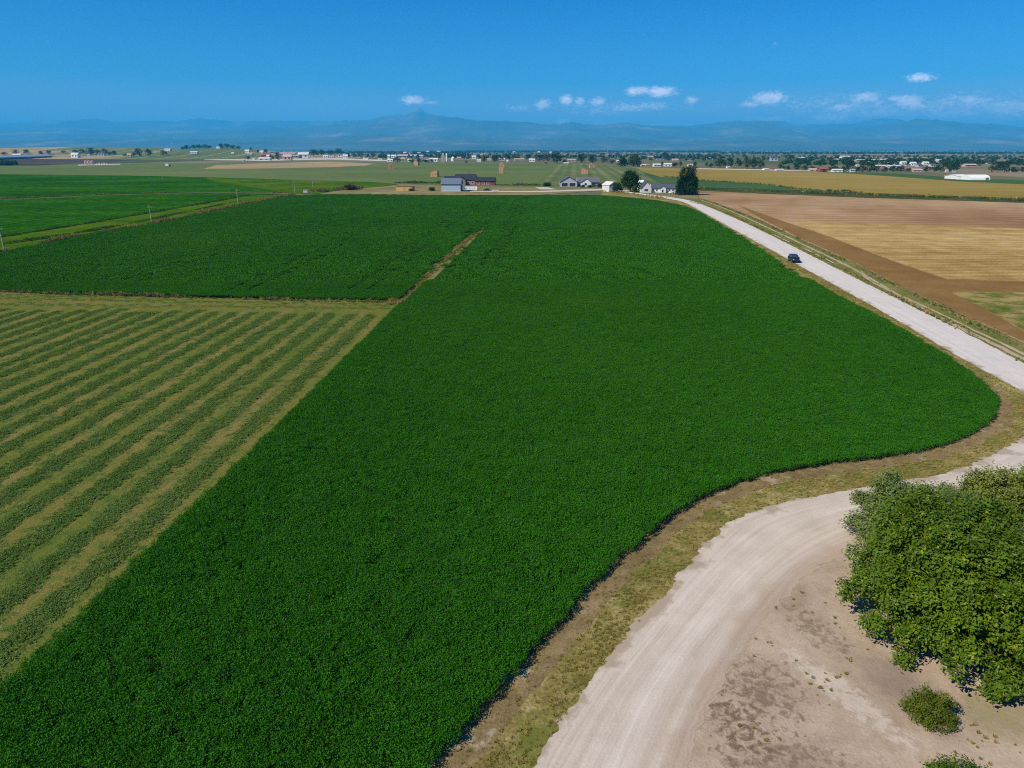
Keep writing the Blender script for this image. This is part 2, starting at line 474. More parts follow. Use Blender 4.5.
def road_mat():
    m, g, b, out = new_mat('gravel')
    uv = g.n('ShaderNodeUVMap').outputs[0]
    p = pos(g)
    sep = g.n('ShaderNodeSeparateXYZ')
    g.l(uv, sep.inputs[0])
    def stretched(a, c):
        st = g.n('ShaderNodeVectorMath', operation='MULTIPLY')
        g.l(uv, st.inputs[0])
        st.inputs[1].default_value = (a, c, 0)
        return g.noise(st.outputs[0], 1.0, 5, 0.62, 0.15)
    streak = stretched(11.0, 0.035)
    streak2 = stretched(38.0, 0.16)
    fine = g.noise(p, 7.0, 4, 0.75)
    mid = g.noise(p, 0.35, 6, 0.62)
    f = g.math('ADD', g.math('MULTIPLY', streak, 0.60), g.math('MULTIPLY', streak2, 0.28))
    f = g.math('ADD', f, g.math('ADD', g.math('MULTIPLY', mid, 0.38), g.math('MULTIPLY', fine, 0.30)))
    f = g.maprange(f, 0.52, 1.04)
    c = g.ramp(f, [(0, (0.35, 0.275, 0.205)), (0.5, (0.51, 0.425, 0.335)), (1, (0.65, 0.57, 0.475))])
    # the far straight has whiter rock surfacing
    sp = g.n('ShaderNodeSeparateXYZ')
    g.l(p, sp.inputs[0])
    k = g.maprange(sp.outputs['Y'], 45.0, 95.0, 0, 1, True)
    c2 = g.ramp(f, [(0, (0.45, 0.40, 0.345)), (1, (0.66, 0.60, 0.54))])
    c = g.mix(k, c, c2)
    # loose dirt and grass creep over the edges, widest on the inside of the bend
    e = g.math('MULTIPLY', sep.outputs['X'], -1.0)
    wob = g.math('MULTIPLY', g.math('SUBTRACT', mid, 0.5), 0.9)
    kin = g.maprange(g.math('ADD', sep.outputs['X'], wob), 0.62, 0.98, 0, 1, True)
    kin = g.math('MULTIPLY', kin, g.math('SUBTRACT', 1.0, g.math('MULTIPLY', k, 0.9)))
    c = g.mix(kin, c, g.ramp(f, [(0, (0.27, 0.195, 0.135)), (0.5, (0.40, 0.305, 0.22)), (1, (0.50, 0.40, 0.30))]))
    kout = g.maprange(g.math('ADD', e, wob), -0.10, 0.02, 0, 0.75, True)
    c = g.mix(kout, c, (0.30, 0.23, 0.15))
    g.l(c, b.inputs['Base Color'])
    bump(g, b, fine, 0.6, 0.035)
    return m
M['road'] = road_mat()

def land_mat():
    """far farmland: a patchwork of fields"""
    m, g, b, out = new_mat('farmland')
    p = pos(g)
    sc = g.n('ShaderNodeVectorMath', operation='MULTIPLY')
    g.l(p, sc.inputs[0])
    sc.inputs[1].default_value = (0.0016, 0.0011, 0)
    v = g.n('ShaderNodeTexVoronoi', distance='CHEBYCHEV')
    v.inputs['Randomness'].default_value = 0.7
    v.inputs['Scale'].default_value = 1.0
    g.l(sc.outputs[0], v.inputs['Vector'])
    sep = g.n('ShaderNodeSeparateColor')
    g.l(v.outputs['Color'], sep.inputs[0])
    f = g.math('ADD', sep.outputs[0], g.math('MULTIPLY', g.math('SUBTRACT', g.noise(p, 0.003, 4), 0.5), 0.3))
    c = g.ramp(f, [(0, (0.06, 0.085, 0.035)), (0.25, (0.10, 0.12, 0.05)), (0.45, (0.15, 0.13, 0.07)), (0.65, (0.24, 0.185, 0.115)), (0.8, (0.09, 0.11, 0.05)), (1, (0.28, 0.22, 0.14))], 'LINEAR')
    g.l(c, b.inputs['Base Color'])
    return m
M['land'] = land_mat()

def mountain_mat():
    m, g, b, out = new_mat('mountain_slopes')
    p = pos(g)
    f = g.noise(p, 0.0006, 6, 0.62)
    c = g.ramp(f, [(0.32, (0.040, 0.060, 0.040)), (0.54, (0.085, 0.095, 0.062)), (0.65, (0.19, 0.16, 0.125)), (0.77, (0.32, 0.265, 0.21))])
    sp = g.n('ShaderNodeSeparateXYZ')
    g.l(p, sp.inputs[0])
    k = g.maprange(g.math('ADD', sp.outputs['Z'], g.math('MULTIPLY', g.noise(p, 0.001, 4), 500)), 1700, 2000, 0, 1, True)
    c = g.mix(k, c, (0.30, 0.28, 0.27))
    g.l(c, b.inputs['Base Color'])
    return m
M['mountain'] = mountain_mat()


# ------------------------------------------------------------------ object helpers
def mesh_obj(name, verts, faces, mat, parent=None, smooth=False, loc=None):
    me = bpy.data.meshes.new(name)
    me.from_pydata([tuple(v) for v in verts], [], faces)
    me.materials.append(mat)
    if smooth:
        me.polygons.foreach_set('use_smooth', [True] * len(me.polygons))
    me.update()
    o = bpy.data.objects.new(name, me)
    COL.objects.link(o)
    if parent is not None:
        o.parent = parent
    if loc is not None:
        o.location = loc
    return o
def structure(o, label=None):
    o['kind'] = 'structure'
    if label:
        o['label'] = label
    return o
def stuff(o, label):
    o['kind'] = 'stuff'
    o['label'] = label
    return o
def tag(o, label, cat, group=None):
    o['label'] = label
    o['category'] = cat
    if group:
        o['group'] = group
    return o
def thing(name, label, cat, loc, rz=0.0, group=None):
    o = bpy.data.objects.new(name, None)
    COL.objects.link(o)
    o.location = loc
    o.rotation_euler = (0, 0, rz)
    return tag(o, label, cat, group)
def copy_tree(o, parent=None):
    c = o.copy()
    COL.objects.link(c)
    if parent is not None:
        c.parent = parent
    for ch in [x for x in o.children]:
        copy_tree(ch, c)
    return c
def sheet(name, pts, z, mat, label=None):
    bm = bmesh.new()
    vs = [bm.verts.new((p.x, p.y, z)) for p in pts]
    f = bm.faces.new(vs)
    f.normal_update()
    if f.normal.z < 0:
        bmesh.ops.reverse_faces(bm, faces=[f])
    bmesh.ops.triangulate(bm, faces=bm.faces[:], ngon_method='EAR_CLIP')
    me = bpy.data.meshes.new(name)
    bm.to_mesh(me)
    bm.free()
    me.materials.append(mat)
    o = bpy.data.objects.new(name, me)
    COL.objects.link(o)
    return structure(o, label)
def psheet(name, pxs, z, mat, label=None):
    return sheet(name, [gp(*p) for p in pxs], z, mat, label)
def ribbon(name, left, right, z, mat, label=None, rag=0.0):
    n = min(len(left), len(right))
    K = 9
    verts, faces, uvs = [], [], []
    acc = 0.0
    for i in range(n):
        if i:
            acc += ((left[i] + right[i]) / 2 - (left[i - 1] + right[i - 1]) / 2).length
        for k in range(K):
            q = left[i].lerp(right[i], k / (K - 1))
            if rag and k in (0, K - 1):
                d = (right[i] - left[i]).normalized()
                q = q + d * rag * (mnoise.noise(q * 0.35) + 0.8 * mnoise.noise(q * 1.6) + 0.5 * mnoise.noise(q * 4.1))
            far = min(max((q.y - 260) / 120, 0), 1)
            verts.append((q.x, q.y, z + (0.09 * far if name == 'road' else 0)))
            uvs.append((k / (K - 1), acc))
    for i in range(n - 1):
        for k in range(K - 1):
            a = i * K + k
            faces.append((a, a + 1, a + K + 1, a + K))
    o = mesh_obj(name, verts, faces, mat)
    uvl = o.data.uv_layers.new(name='UVMap')
    for lp in o.data.loops:
        uvl.data[lp.index].uv = uvs[lp.vertex_index]
    # face up
    if o.data.polygons[0].normal.z < 0:
        o.data.flip_normals()
    return structure(o, label)
def in_poly(x, y, poly):
    """numpy point-in-polygon"""
    inside = np.zeros(len(x), bool)
    px = np.array([p.x for p in poly])
    py = np.array([p.y for p in poly])
    j = len(poly) - 1
    for i in range(len(poly)):
        c = ((py[i] > y) != (py[j] > y))
        with np.errstate(divide='ignore', invalid='ignore'):
            xi = (px[j] - px[i]) * (y - py[i]) / (py[j] - py[i]) + px[i]
        inside ^= c & (x < xi)
        j = i
    return inside

PROTO = bpy.data.collections.new('plant_tufts')     # unlinked: only the scatterers use it
def proto_coll(name, objs_data):
    c = bpy.data.collections.new(name)
    for i, (v, f, m) in enumerate(objs_data):
        me = bpy.data.meshes.new(name)
        me.from_pydata(v, [], f)
        me.materials.append(m)
        o = bpy.data.objects.new(name + '_%02d' % i, me)
        c.objects.link(o)
    return c
def scatter(name, pts, scales, rots, idx, coll, label):
    """ground cover nobody could count: one object, tufts instanced on its points"""
    me = bpy.data.meshes.new(name)
    me.from_pydata([tuple(p) for p in pts], [], [])
    n = len(pts)
    a = me.attributes.new('sc', 'FLOAT_VECTOR', 'POINT')
    s = np.asarray(scales, np.float32)
    if s.ndim == 1:
        s = np.stack([s, s, s], 1)
    a.data.foreach_set('vector', s.ravel())
    a = me.attributes.new('rt', 'FLOAT_VECTOR', 'POINT')
    r = np.zeros((n, 3), np.float32)
    r[:, 2] = rots
    a.data.foreach_set('vector', r.ravel())
    a = me.attributes.new('ix', 'INT', 'POINT')
    a.data.foreach_set('value', np.asarray(idx, np.int32))
    o = bpy.data.objects.new(name, me)
    COL.objects.link(o)
    ng = bpy.data.node_groups.new(name + '_scatter', 'GeometryNodeTree')
    ng.interface.new_socket('Geometry', in_out='INPUT', socket_type='NodeSocketGeometry')
    ng.interface.new_socket('Geometry', in_out='OUTPUT', socket_type='NodeSocketGeometry')
    g = NT(ng)
    gi, go = g.n('NodeGroupInput'), g.n('NodeGroupOutput')
    ci = g.n('GeometryNodeCollectionInfo')
    ci.inputs['Collection'].default_value = coll
    ci.inputs['Separate Children'].default_value = True
    ci.inputs['Reset Children'].default_value = True
    ip = g.n('GeometryNodeInstanceOnPoints')
    ip.inputs['Pick Instance'].default_value = True
    g.l(gi.outputs[0], ip.inputs['Points'])
    g.l(ci.outputs[0], ip.inputs['Instance'])
    def attr(nm, ty):
        nd = g.n('GeometryNodeInputNamedAttribute', data_type=ty)
        nd.inputs['Name'].default_value = nm
        return nd.outputs['Attribute']
    g.l(attr('ix', 'INT'), ip.inputs['Instance Index'])
    er = g.n('FunctionNodeEulerToRotation')
    g.l(attr('rt', 'FLOAT_VECTOR'), er.inputs[0])
    g.l(er.outputs[0], ip.inputs['Rotation'])
    g.l(attr('sc', 'FLOAT_VECTOR'), ip.inputs['Scale'])
    g.l(ip.outputs[0], go.inputs[0])
    md = o.modifiers.new('scatter', 'NODES')
    md.node_group = ng
    return stuff(o, label)

def leaf_quads(c, nrm, size, aspect=0.55):
    """arrays of leaf centres, normals and sizes -> vertices and faces of pointed leaves"""
    n = len(c)
    t = np.cross(nrm, rng.normal(size=(n, 3)))
    t /= np.linalg.norm(t, axis=1, keepdims=True) + 1e-9
    b = np.cross(nrm, t)
    s = size[:, None]
    bend = nrm * s * 0.18
    v = np.stack([c - t * s, c - b * s * aspect + bend, c + t * s, c + b * s * aspect + bend], 1).reshape(-1, 3)
    f = np.arange(n * 4).reshape(n, 4)
    return v, f
def unit(n):
    d = rng.normal(size=(n, 3))
    return d / np.linalg.norm(d, axis=1, keepdims=True)
def crop_patch(side, n, hlo, hhi, leaf, up=0.6):
    """a patch of leafy crop: many small leaves standing between two heights, thick on top"""
    k = max(3, int(n / 9))
    cx, cy = rng.uniform(-side / 2, side / 2, k), rng.uniform(-side / 2, side / 2, k)
    ch = rng.uniform(hlo + 0.45 * (hhi - hlo), hhi, k)
    w = rng.integers(0, k, n)
    rr = leaf * 1.3
    c = np.stack([cx[w] + rng.normal(0, rr, n), cy[w] + rng.normal(0, rr, n), ch[w] * (1 - 0.55 * rng.random(n) ** 1.6)], 1)
    nr = unit(n) + np.array([0, 0, up])
    nr /= np.linalg.norm(nr, axis=1, keepdims=True)
    v, f = leaf_quads(c, nr, rng.uniform(0.7, 1.3, n) * leaf)
    return v.tolist(), f.tolist()
def grass_tuft(n, h, spread, width):
    """blades fanning out of one root"""
    v, f = [], []
    for i in range(n):
        a = rng.uniform(0, 2 * math.pi)
        r0 = spread * 0.35 * math.sqrt(rng.random())
        hh = h * rng.uniform(0.55, 1.1)
        lean = rng.uniform(0.1, 0.9) * spread
        b = np.array([math.cos(a) * r0, math.sin(a) * r0, 0])
        m_ = b + np.array([math.cos(a) * lean * 0.4, math.sin(a) * lean * 0.4, hh * 0.65])
        t_ = b + np.array([math.cos(a) * lean, math.sin(a) * lean, hh])
        sd = np.array([-math.sin(a), math.cos(a), 0]) * width
        k = len(v)
        v += [(b - sd).tolist(), (b + sd).tolist(), (m_ + sd * 0.8).tolist(), t_.tolist(), (m_ - sd * 0.8).tolist()]
        f.append((k, k + 1, k + 2, k + 3, k + 4))
    return v, f
P_CROP = proto_coll('leafy_crop_patch', [(*crop_patch(1.25, 640, 0.44, 0.70, 0.050, 0.45), M['crop']) for _ in range(6)])
P_CROPFAR = proto_coll('leafy_crop_far_patch', [(*crop_patch(2.6, 460, 0.42, 0.70, 0.125, 0.45), M['crop']) for _ in range(5)])
P_HAY = proto_coll('cut_hay_clump', [(*crop_patch(0.95, 170, 0.02, 0.30, 0.050, 1.0), M['hay_green']) for _ in range(5)])
P_GRASS = proto_coll('grass_tuft', [(*grass_tuft(26, 0.40, 0.34, 0.016), M['dry']) for _ in range(3)] + [(*grass_tuft(26, 0.36, 0.34, 0.018), M['olive']) for _ in range(3)])
P_WEED = proto_coll('weed_clump', [(*crop_patch(0.9, 60, 0.05, 0.9, 0.12, 0.2), M['brown_weed']) for _ in range(3)] + [(*grass_tuft(30, 1.0, 0.6, 0.03), M['dry']) for _ in range(2)] + [(*crop_patch(0.9, 60, 0.05, 0.7, 0.12, 0.3), M['green_weed']) for _ in range(2)])


# ------------------------------------------------------------------ ground, hills, mountains
def make_ground():
    rings = [0, 60, 200, 600, 1500, 3500, 8000, 16000, 30000, 55000]
    seg = 96
    verts, faces = [(0, 0, -0.12)], []
    for r in rings[1:]:
        for k in range(seg):
            a = 2 * math.pi * k / seg
            verts.append((r * math.cos(a), r * math.sin(a), -0.12))
    for k in range(seg):
        faces.append((0, 1 + k, 1 + (k + 1) % seg))
    for i in range(len(rings) - 2):
        b0, b1 = 1 + i * seg, 1 + (i + 1) * seg
        for k in range(seg):
            k2 = (k + 1) % seg
            faces.append((b0 + k, b1 + k, b1 + k2, b0 + k2))
    structure(mesh_obj('ground', verts, faces, M['land']), 'flat farmland reaching out to the mountains')
make_ground()

def make_hill(i, mat, label):
    cx, cy, rx, ry, h, a = HILLS[i]
    n = 60
    verts, faces = [], []
    for j in range(n + 1):
        for k in range(n + 1):
            x, y = cx + (k / n - .5) * 5.6 * rx, cy + (j / n - .5) * 5.6 * ry
            z = hz(x, y)
            z += mnoise.noise(Vector((x / 300, y / 300, 0))) * min(z, 12) * 0.15 - 0.6
            verts.append((x, y, z))
    for j in range(n):
        for k in range(n):
            q = j * (n + 1) + k
            faces.append((q, q + 1, q + n + 2, q + n + 1))
    structure(mesh_obj('hill', verts, faces, mat, smooth=True), label)
make_hill(0, M['tanfield'], 'long low tan ridge of dry fields on the left horizon')
make_hill(1, M['meadow'], 'low grey green hill with trees along its top')

def make_range(name, dist, depth, profile, x_ext, seed, label, rough=0.12, spur=0.35, jag=1.0):
    """a mountain range as a height field: the skyline profile runs along its crest, spurs fall towards the plain"""
    nx, ny = 620, 40
    px = np.array([p[0] for p in profile], float)
    py = np.array([p[1] for p in profile], float)
    verts, faces = [], []
    for j in range(ny + 1):
        v = j / ny
        y = dist + (v - 0.55) * depth
        for k in range(nx + 1):
            x = (k / nx - .5) * 2 * x_ext
            u = 512 + F * x / (dist * math.cos(P))
            top = np.interp(u, px, py)
            top -= jag * (1.6 * abs(mnoise.noise(Vector((u / 9.0, seed, 0)))) + 0.8 * mnoise.noise(Vector((u / 3.5, seed, 5))) + 1.2 * mnoise.noise(Vector((u / 28.0, seed, 2))))
            hgt = (HOR - top) / F * dist * math.cos(P) ** 0 * 0.98 + H
            q = Vector((x / 2600 + seed, y / 2600, seed * 1.7))
            n1 = 1 - 2 * abs(mnoise.noise(q))
            n2 = mnoise.noise(q * 3.1) + 0.6 * mnoise.noise(q * 8.3) + 0.4 * mnoise.noise(q * 19.0)
            prof = max(0.0, 1 - abs(v - 0.55) / (0.55 if v < 0.55 else 0.45)) ** 0.85
            z = hgt * prof * (1 - spur * (1 - prof) * (1 - n1)) * (1 + rough * n2 * (0.35 + 0.65 * (1 - prof)))
            verts.append((x, y, max(z, 0) - 1.0 if prof > 0 else -1.0))
    for j in range(ny):
        for k in range(nx):
            a = j * (nx + 1) + k
            faces.append((a, a + 1, a + nx + 2, a + nx + 1))
    structure(mesh_obj(name, verts, faces, M['mountain'], smooth=True), label)
FARP = [(-400, 128), (-100, 127), (0, 127), (60, 124), (110, 123.5), (150, 124.5), (205, 122.5), (250, 124), (300, 124), (345, 125), (375, 122), (398, 117.5), (408, 118.5), (414, 114.5), (418, 112.0), (423, 112.6), (427, 117.5), (434, 119),
        (447, 119.5), (462, 122.5), (500, 125), (560, 129), (640, 130), (700, 127), (735, 124), (770, 124), (800, 127), (850, 126), (880, 121.5), (900, 124), (930, 123), (1000, 128), (1060, 131), (1400, 130)]
FRONTP = [(-400, 135), (-100, 134), (40, 133), (150, 133), (250, 131), (320, 129), (380, 124), (420, 122), (440, 120.5), (460, 121), (480, 124), (510, 125), (545, 127), (570, 126), (600, 128), (630, 126.5),
          (670, 129), (690, 131), (715, 128.5), (738, 125), (752, 123.8), (765, 125.5), (780, 130), (800, 133), (830, 131), (870, 129.5), (895, 127), (912, 121.8), (925, 124), (932, 122.5), (950, 125.5), (980, 127), (1024, 130), (1100, 133), (1400, 134)]
FOOTP = [(-400, 143), (0, 141), (200, 140), (300, 139), (380, 137), (480, 139), (540, 141), (600, 139), (680, 142), (760, 138), (800, 141), (880, 140), (960, 138), (1024, 141), (1400, 143)]
make_range('mountains', 33000, 12000, FARP, 36000, 3.1, 'far high peaks dim blue behind the front range', 0.10, 0.3)
make_range('mountains', 24500, 9000, FRONTP, 28000, 7.7, 'blue front range mountains along the horizon', 0.10, 0.35)
make_range('mountains', 17500, 6500, FOOTP, 20000, 11.3, 'low hazy foothills below the front range', 0.2, 0.5)

# ------------------------------------------------------------------ fields as flat sheets
crop_edge_px = [(440, 762), (488, 707), (536, 652), (584, 597), (632, 551), (680, 513), (727, 489), (775, 474), (823, 467), (900, 456.5), (939, 448), (975.5, 433.6), (992, 421),
                (996, 409), (992.5, 394.6), (952, 363), (900, 332), (881.5, 321), (814, 284), (747, 240.5), (713.6, 220.4), (694, 210.2), (680, 205.4), (658.6, 201.8), (635, 198.8), (600, 196.0)]
crop_edge = [gp(*p) for p in crop_edge_px]
e0 = crop_edge[0]
crop_edge = [e0 + (e0 - crop_edge[1]).normalized() * 14] + crop_edge
crop_edge = rough_line(catmull(crop_edge, 6), 0.22, 0.8)
top_px = [(520, 196.1), (440, 196.0), (380, 195.4), (320, 194.9), (293, 196.2)]
left_px = [(263.7, 201.2), (205, 213.5), (146.5, 226), (88, 235), (38, 246), (0, 253.5), (-60, 264)]
low_px = [(-60, 287.5), (0, 291), (60, 293.5), (120, 295), (200, 297.5), (300, 300), (396, 301)]
ditch_l = [gp(*p) for p in [(398, 301), (421.5, 281), (442, 262), (462, 245), (484, 228)]]
ditch_r = [gp(*p) for p in [(484, 228.3), (465, 245), (446.5, 262), (427.5, 281), (405, 303)]]
diag = [gp(*p) for p in [(397, 308), (300, 407), (200, 505), (100, 600), (0, 693)]]
d0 = diag[-1]
diag.append(d0 + (d0 - diag[-2]).normalized() * 25)
crop_poly = crop_edge + [gp(*p) for p in top_px + left_px] + rough_line([gp(*p) for p in low_px], 0.5, 2.0) + ditch_l + ditch_r + rough_line(diag, 0.12, 0.8) + [Vector((-34, 14, 0)), Vector((-10, 12, 0))]
sheet('crop_field', crop_poly, -0.05, M['crop_soil'], 'dense dark green crop field filling the middle')

def inset(x, y, poly, gap):
    """keep the points at least GAP from the outline"""
    keep = np.ones(len(x), bool)
    for i in range(len(poly)):
        a, b = poly[i], poly[(i + 1) % len(poly)]
        ex, ey = b.x - a.x, b.y - a.y
        l2 = max(ex * ex + ey * ey, 1e-9)
        near = keep & (x > min(a.x, b.x) - gap) & (x < max(a.x, b.x) + gap) & (y > min(a.y, b.y) - gap) & (y < max(a.y, b.y) + gap)
        j = np.nonzero(near)[0]
        if len(j) == 0:
            continue
        t = np.clip(((x[j] - a.x) * ex + (y[j] - a.y) * ey) / l2, 0, 1)
        d2 = (x[j] - a.x - t * ex) ** 2 + (y[j] - a.y - t * ey) ** 2
        keep[j[d2 < gap * gap]] = False
    return keep
RD = Vector((0.053, 0.9986, 0)).normalized()
RN = Vector((RD.y, -RD.x, 0))
TRACKS = [(-28, .9, .55, 120, 420), (-24.5, .9, .55, 150, 420), (-16, .9, .6, 170, 500), (-12.8, .9, .6, 170, 500), (-41, .8, .65, 140, 420), (-37, .8, .65, 140, 420) ,
          (-66, .8, .65, 140, 400), (-62, .8, .65, 140, 400), (-95, .8, .7, 150, 380), (-91, .8, .7, 150, 380)]
def grid_points(poly, step, jit, ylo, yhi):
    xs = [p.x for p in poly]
    x0, x1 = min(xs), max(xs)
    gx, gy = np.meshgrid(np.arange(x0, x1, step), np.arange(ylo, yhi, step))
    x, y = gx.ravel(), gy.ravel()
    x = x + rng.uniform(-jit, jit, len(x))
    y = y + rng.uniform(-jit, jit, len(y))
    k = in_poly(x, y, poly)
    return x[k], y[k]
def cover(name, x, y, coll, nprot, zs, label, lo=0.85, hi=1.15):
    n = len(x)
    s = rng.uniform(lo, hi, n)
    und = np.array([mnoise.noise(Vector((a * 0.07, b * 0.07, 0))) for a, b in zip(x, y)])
    # faint lines left by machines running the length of the field
    lan = x * RN.x + y * RN.y
    for (u_, w_, d_, y0_, y1_) in TRACKS:
        wob_ = np.array([mnoise.noise(Vector((b * 0.02, u_, 0))) * 1.2 for b in y])
        hit = (np.abs(lan - u_ - wob_) < w_) & (y > y0_) & (y < y1_)
        s = np.where(hit, s * d_ * 0.72, s)
    und = und + np.array([mnoise.noise(Vector((a * 0.22, b * 0.012, 5))) for a, b in zip(lan, y)]) * 1.3
    sc = np.stack([s, s, s * zs * (1 + 0.16 * und)], 1)
    return scatter(name, np.stack([x, y, np.full(n, 0.01)], 1), sc, rng.uniform(0, 2 * math.pi, n), rng.integers(0, nprot, n), coll, label)
def edge_points(poly, off, step, yhi):
    """points just inside the outline, so that the crop ends in a clean line"""
    area = sum(a.x * b.y - b.x * a.y for a, b in zip(poly, poly[1:] + poly[:1]))
    q = resample(poly + poly[:1], int(sum((b - a).length for a, b in zip(poly, poly[1:])) / step))
    px_, py_ = [], []
    for a, b in zip(q, q[1:]):
        t = (b - a).normalized() * (1 if area > 0 else -1)
        px_.append(a.x - t.y * off + random.uniform(-.08, .08))
        py_.append(a.y + t.x * off + random.uniform(-.08, .08))
    px_, py_ = np.array(px_), np.array(py_)
    k_ = (py_ > 10) & (py_ < yhi) & in_poly(px_, py_, poly)
    return px_[k_], py_[k_]
x, y = grid_points(crop_poly, 0.78, 0.34, 10, 150)
k = (np.abs(x) < y * 0.85 + 14) & inset(x, y, crop_poly, 0.75)
ex_, ey_ = edge_points(crop_poly, 0.66, 0.42, 150)
k2 = np.abs(ex_) < ey_ * 0.85 + 14
x, y = np.concatenate([x[k], ex_[k2]]), np.concatenate([y[k], ey_[k2]])
cover('green_crop', x, y, P_CROP, 6, 1.0, 'leafy dark green crop plants standing thick in the near field')
x, y = grid_points(crop_poly, 1.75, 0.85, 149.2, 620)
k = inset(x, y, crop_poly, 1.25)
x, y = x[k], y[k]
cover('green_crop', x, y, P_CROPFAR, 5, 1.0, 'leafy dark green crop plants in the far part of the field')

# ---- mown hay field with rows of cut hay
hay_poly = [gp(*p) for p in [(-60, 289), (0, 292.5), (60, 295), (120, 296.5), (200, 299), (300, 301.5), (398, 303)]] + diag[:-1] + [d0, Vector((-38, 16, 0)), Vector((-170, 16, 0)), Vector((-230, 130, 0))]
def lane(p):
    return p.dot(RN)
u_edge = lane(gp(100, 600))
ROW = 3.62
rows_u = [u_edge - 2.3 - i * ROW + random.uniform(-.25, .25) for i in range(48)]
def hay_field():
    u0, u1 = rows_u[-1] - 4, u_edge + 3
    # fine strips across the rows so each gap can carry its own bareness
    us = np.arange(u0, u1, 0.3)
    vs = np.arange(8, 152, 3.0)
    verts, bare, faces, keep = [], [], [], []
    ru = np.array(rows_u)
    gapb = [0.68 if i % 2 else 0.38 for i in range(len(rows_u) + 1)]
    gapb = [b_ * random.uniform(.75, 1.1) for b_ in gapb]
    for v in vs:
        for u in us:
            p = RN * u + RD * v
            i = int(np.sum(ru > u))            # gap number
            d = np.min(np.abs(ru - u)) / (ROW / 2)
            head = max(0.0, min(1.0, (v - 119.5 + 1.5 * math.sin(u)) / 3))
            bb = gapb[min(i, len(gapb) - 1)] * min(1, d * 1.4)
            hb = 0.36 + 0.10 * math.sin(v * 1.1 + .5 + mnoise.noise(Vector((u * .05, v * .1, 3))) * 3)
            bare.append(bb * (1 - head) + hb * head)
            verts.append((p.x, p.y, 0.012))
    nu = len(us)
    poly = hay_poly
    vx = np.array(verts)
    ins = in_poly(vx[:, 0], vx[:, 1], poly)
    for j in range(len(vs) - 1):
        for i in range(nu - 1):
            q = j * nu + i
            if ins[q] or ins[q + 1] or ins[q + nu] or ins[q + nu + 1]:
                faces.append((q, q + 1, q + nu + 1, q + nu))
    o = mesh_obj('hay_field', verts, faces, M['hay_ground'])
    a = o.data.attributes.new('bare', 'FLOAT', 'POINT')
    a.data.foreach_set('value', np.array(bare, np.float32))
    if o.data.polygons[0].normal.z < 0:
        o.data.flip_normals()
    structure(o, 'mown hay field striped by rows of cut hay')
    # rows of cut hay
    pts, sc = [], []
    for i, u in enumerate(rows_u):
        wdt = random.uniform(0.56, 0.70)
        v = 14.0
        vend = 119 + random.uniform(-1.5, 1.5)
        while v < vend:
            w = mnoise.noise(Vector((u, v * 0.12, 0))) * 0.16
            uu = u + w + random.uniform(-wdt, wdt) * 1.25 + random.gauss(0, .08)
            p = RN * uu + RD * v
            pts.append((p.x, p.y, 0.0))
            sc.append((random.uniform(.8, 1.2), random.uniform(.8, 1.2), random.uniform(.42, .8)))
            if random.random() < 0.42:        # thin litter of hay left between the rows
                p = RN * (u + random.uniform(-1.8, 1.8)) + RD * v
                pts.append((p.x, p.y, -0.01))
                sc.append((random.uniform(.6, 1.0), random.uniform(.9, 1.5), random.uniform(.10, .28)))
            v += 0.12 if v < 70 else 0.16
    # headland rows across the top, and one along the standing crop
    for vv in (123.5, 127.5, 131.5):
        u = u0
        while u < u_edge:
            p = RN * (u) + RD * (vv + random.gauss(0, 0.95) + mnoise.noise(Vector((u * .1, vv, 0))))
            pts.append((p.x, p.y, 0.0))
            sc.append((1, 1, random.uniform(.25, .55)))
            u += 0.45
    pa = np.array(pts)
    kk = in_poly(pa[:, 0], pa[:, 1], poly)
    kk &= np.abs(pa[:, 0]) < pa[:, 1] * 0.8 + 14
    pa, sa = pa[kk], np.array(sc)[kk]
    scatter('cut_hay', pa, sa, rng.uniform(0, 6.28, len(pa)), rng.integers(0, 5, len(pa)), P_HAY, 'green rows of cut hay lying on the mown field')
hay_field()

# ---- road: a gravel ribbon given by its two edges
L_px = [(604, 190.2), (635, 194.0), (658, 197.2), (672, 199.6), (683, 202.2), (694, 207.5), (730, 227.5), (791, 261), (881, 311), (949, 351), (1016, 388)]
R_px = [(604, 188.8), (635, 192.8), (658, 195.6), (674, 197.8), (688, 200.2), (702, 204.4), (747, 223.7), (814, 257), (881.5, 291), (949, 324.5), (1024, 363)]
Lw = [gp(*p) for p in L_px]
Rw = [gp(*p) for p in R_px]
Lw += [Vector((61.6, 73.5, 0)), Vector((57.8, 68.2, 0)), Vector((52.4, 64.4, 0))]
Rw += [Vector((72.6, 79.0, 0)), Vector((71.5, 66.0, 0)), Vector((64.0, 57.0, 0))]
L2_px = [(958.6, 469), (895, 481.5), (814, 496), (756, 510), (723, 527), (689, 563), (631.6, 630), (584, 687.5), (536, 762)]
R2_px = [(1024, 503), (930, 523), (866, 545), (815, 570), (780, 601), (742, 649), (709, 707), (688, 768)]
Lw += [gp(*p) for p in L2_px]
Rw += [gp(*p) for p in R2_px]
Lw.append(Lw[-1] + (Lw[-1] - Lw[-2]).normalized() * 12)
Rw.append(Rw[-1] + (Rw[-1] - Rw[-2]).normalized() * 12)
nR = 700
def match_edges(A, B, n):
    """pair the edges piece by piece so that the ribbon stays square to the road"""
    A, B = catmull(A, 12), catmull(B, 12)
    return resample(A, n), resample(B, n)
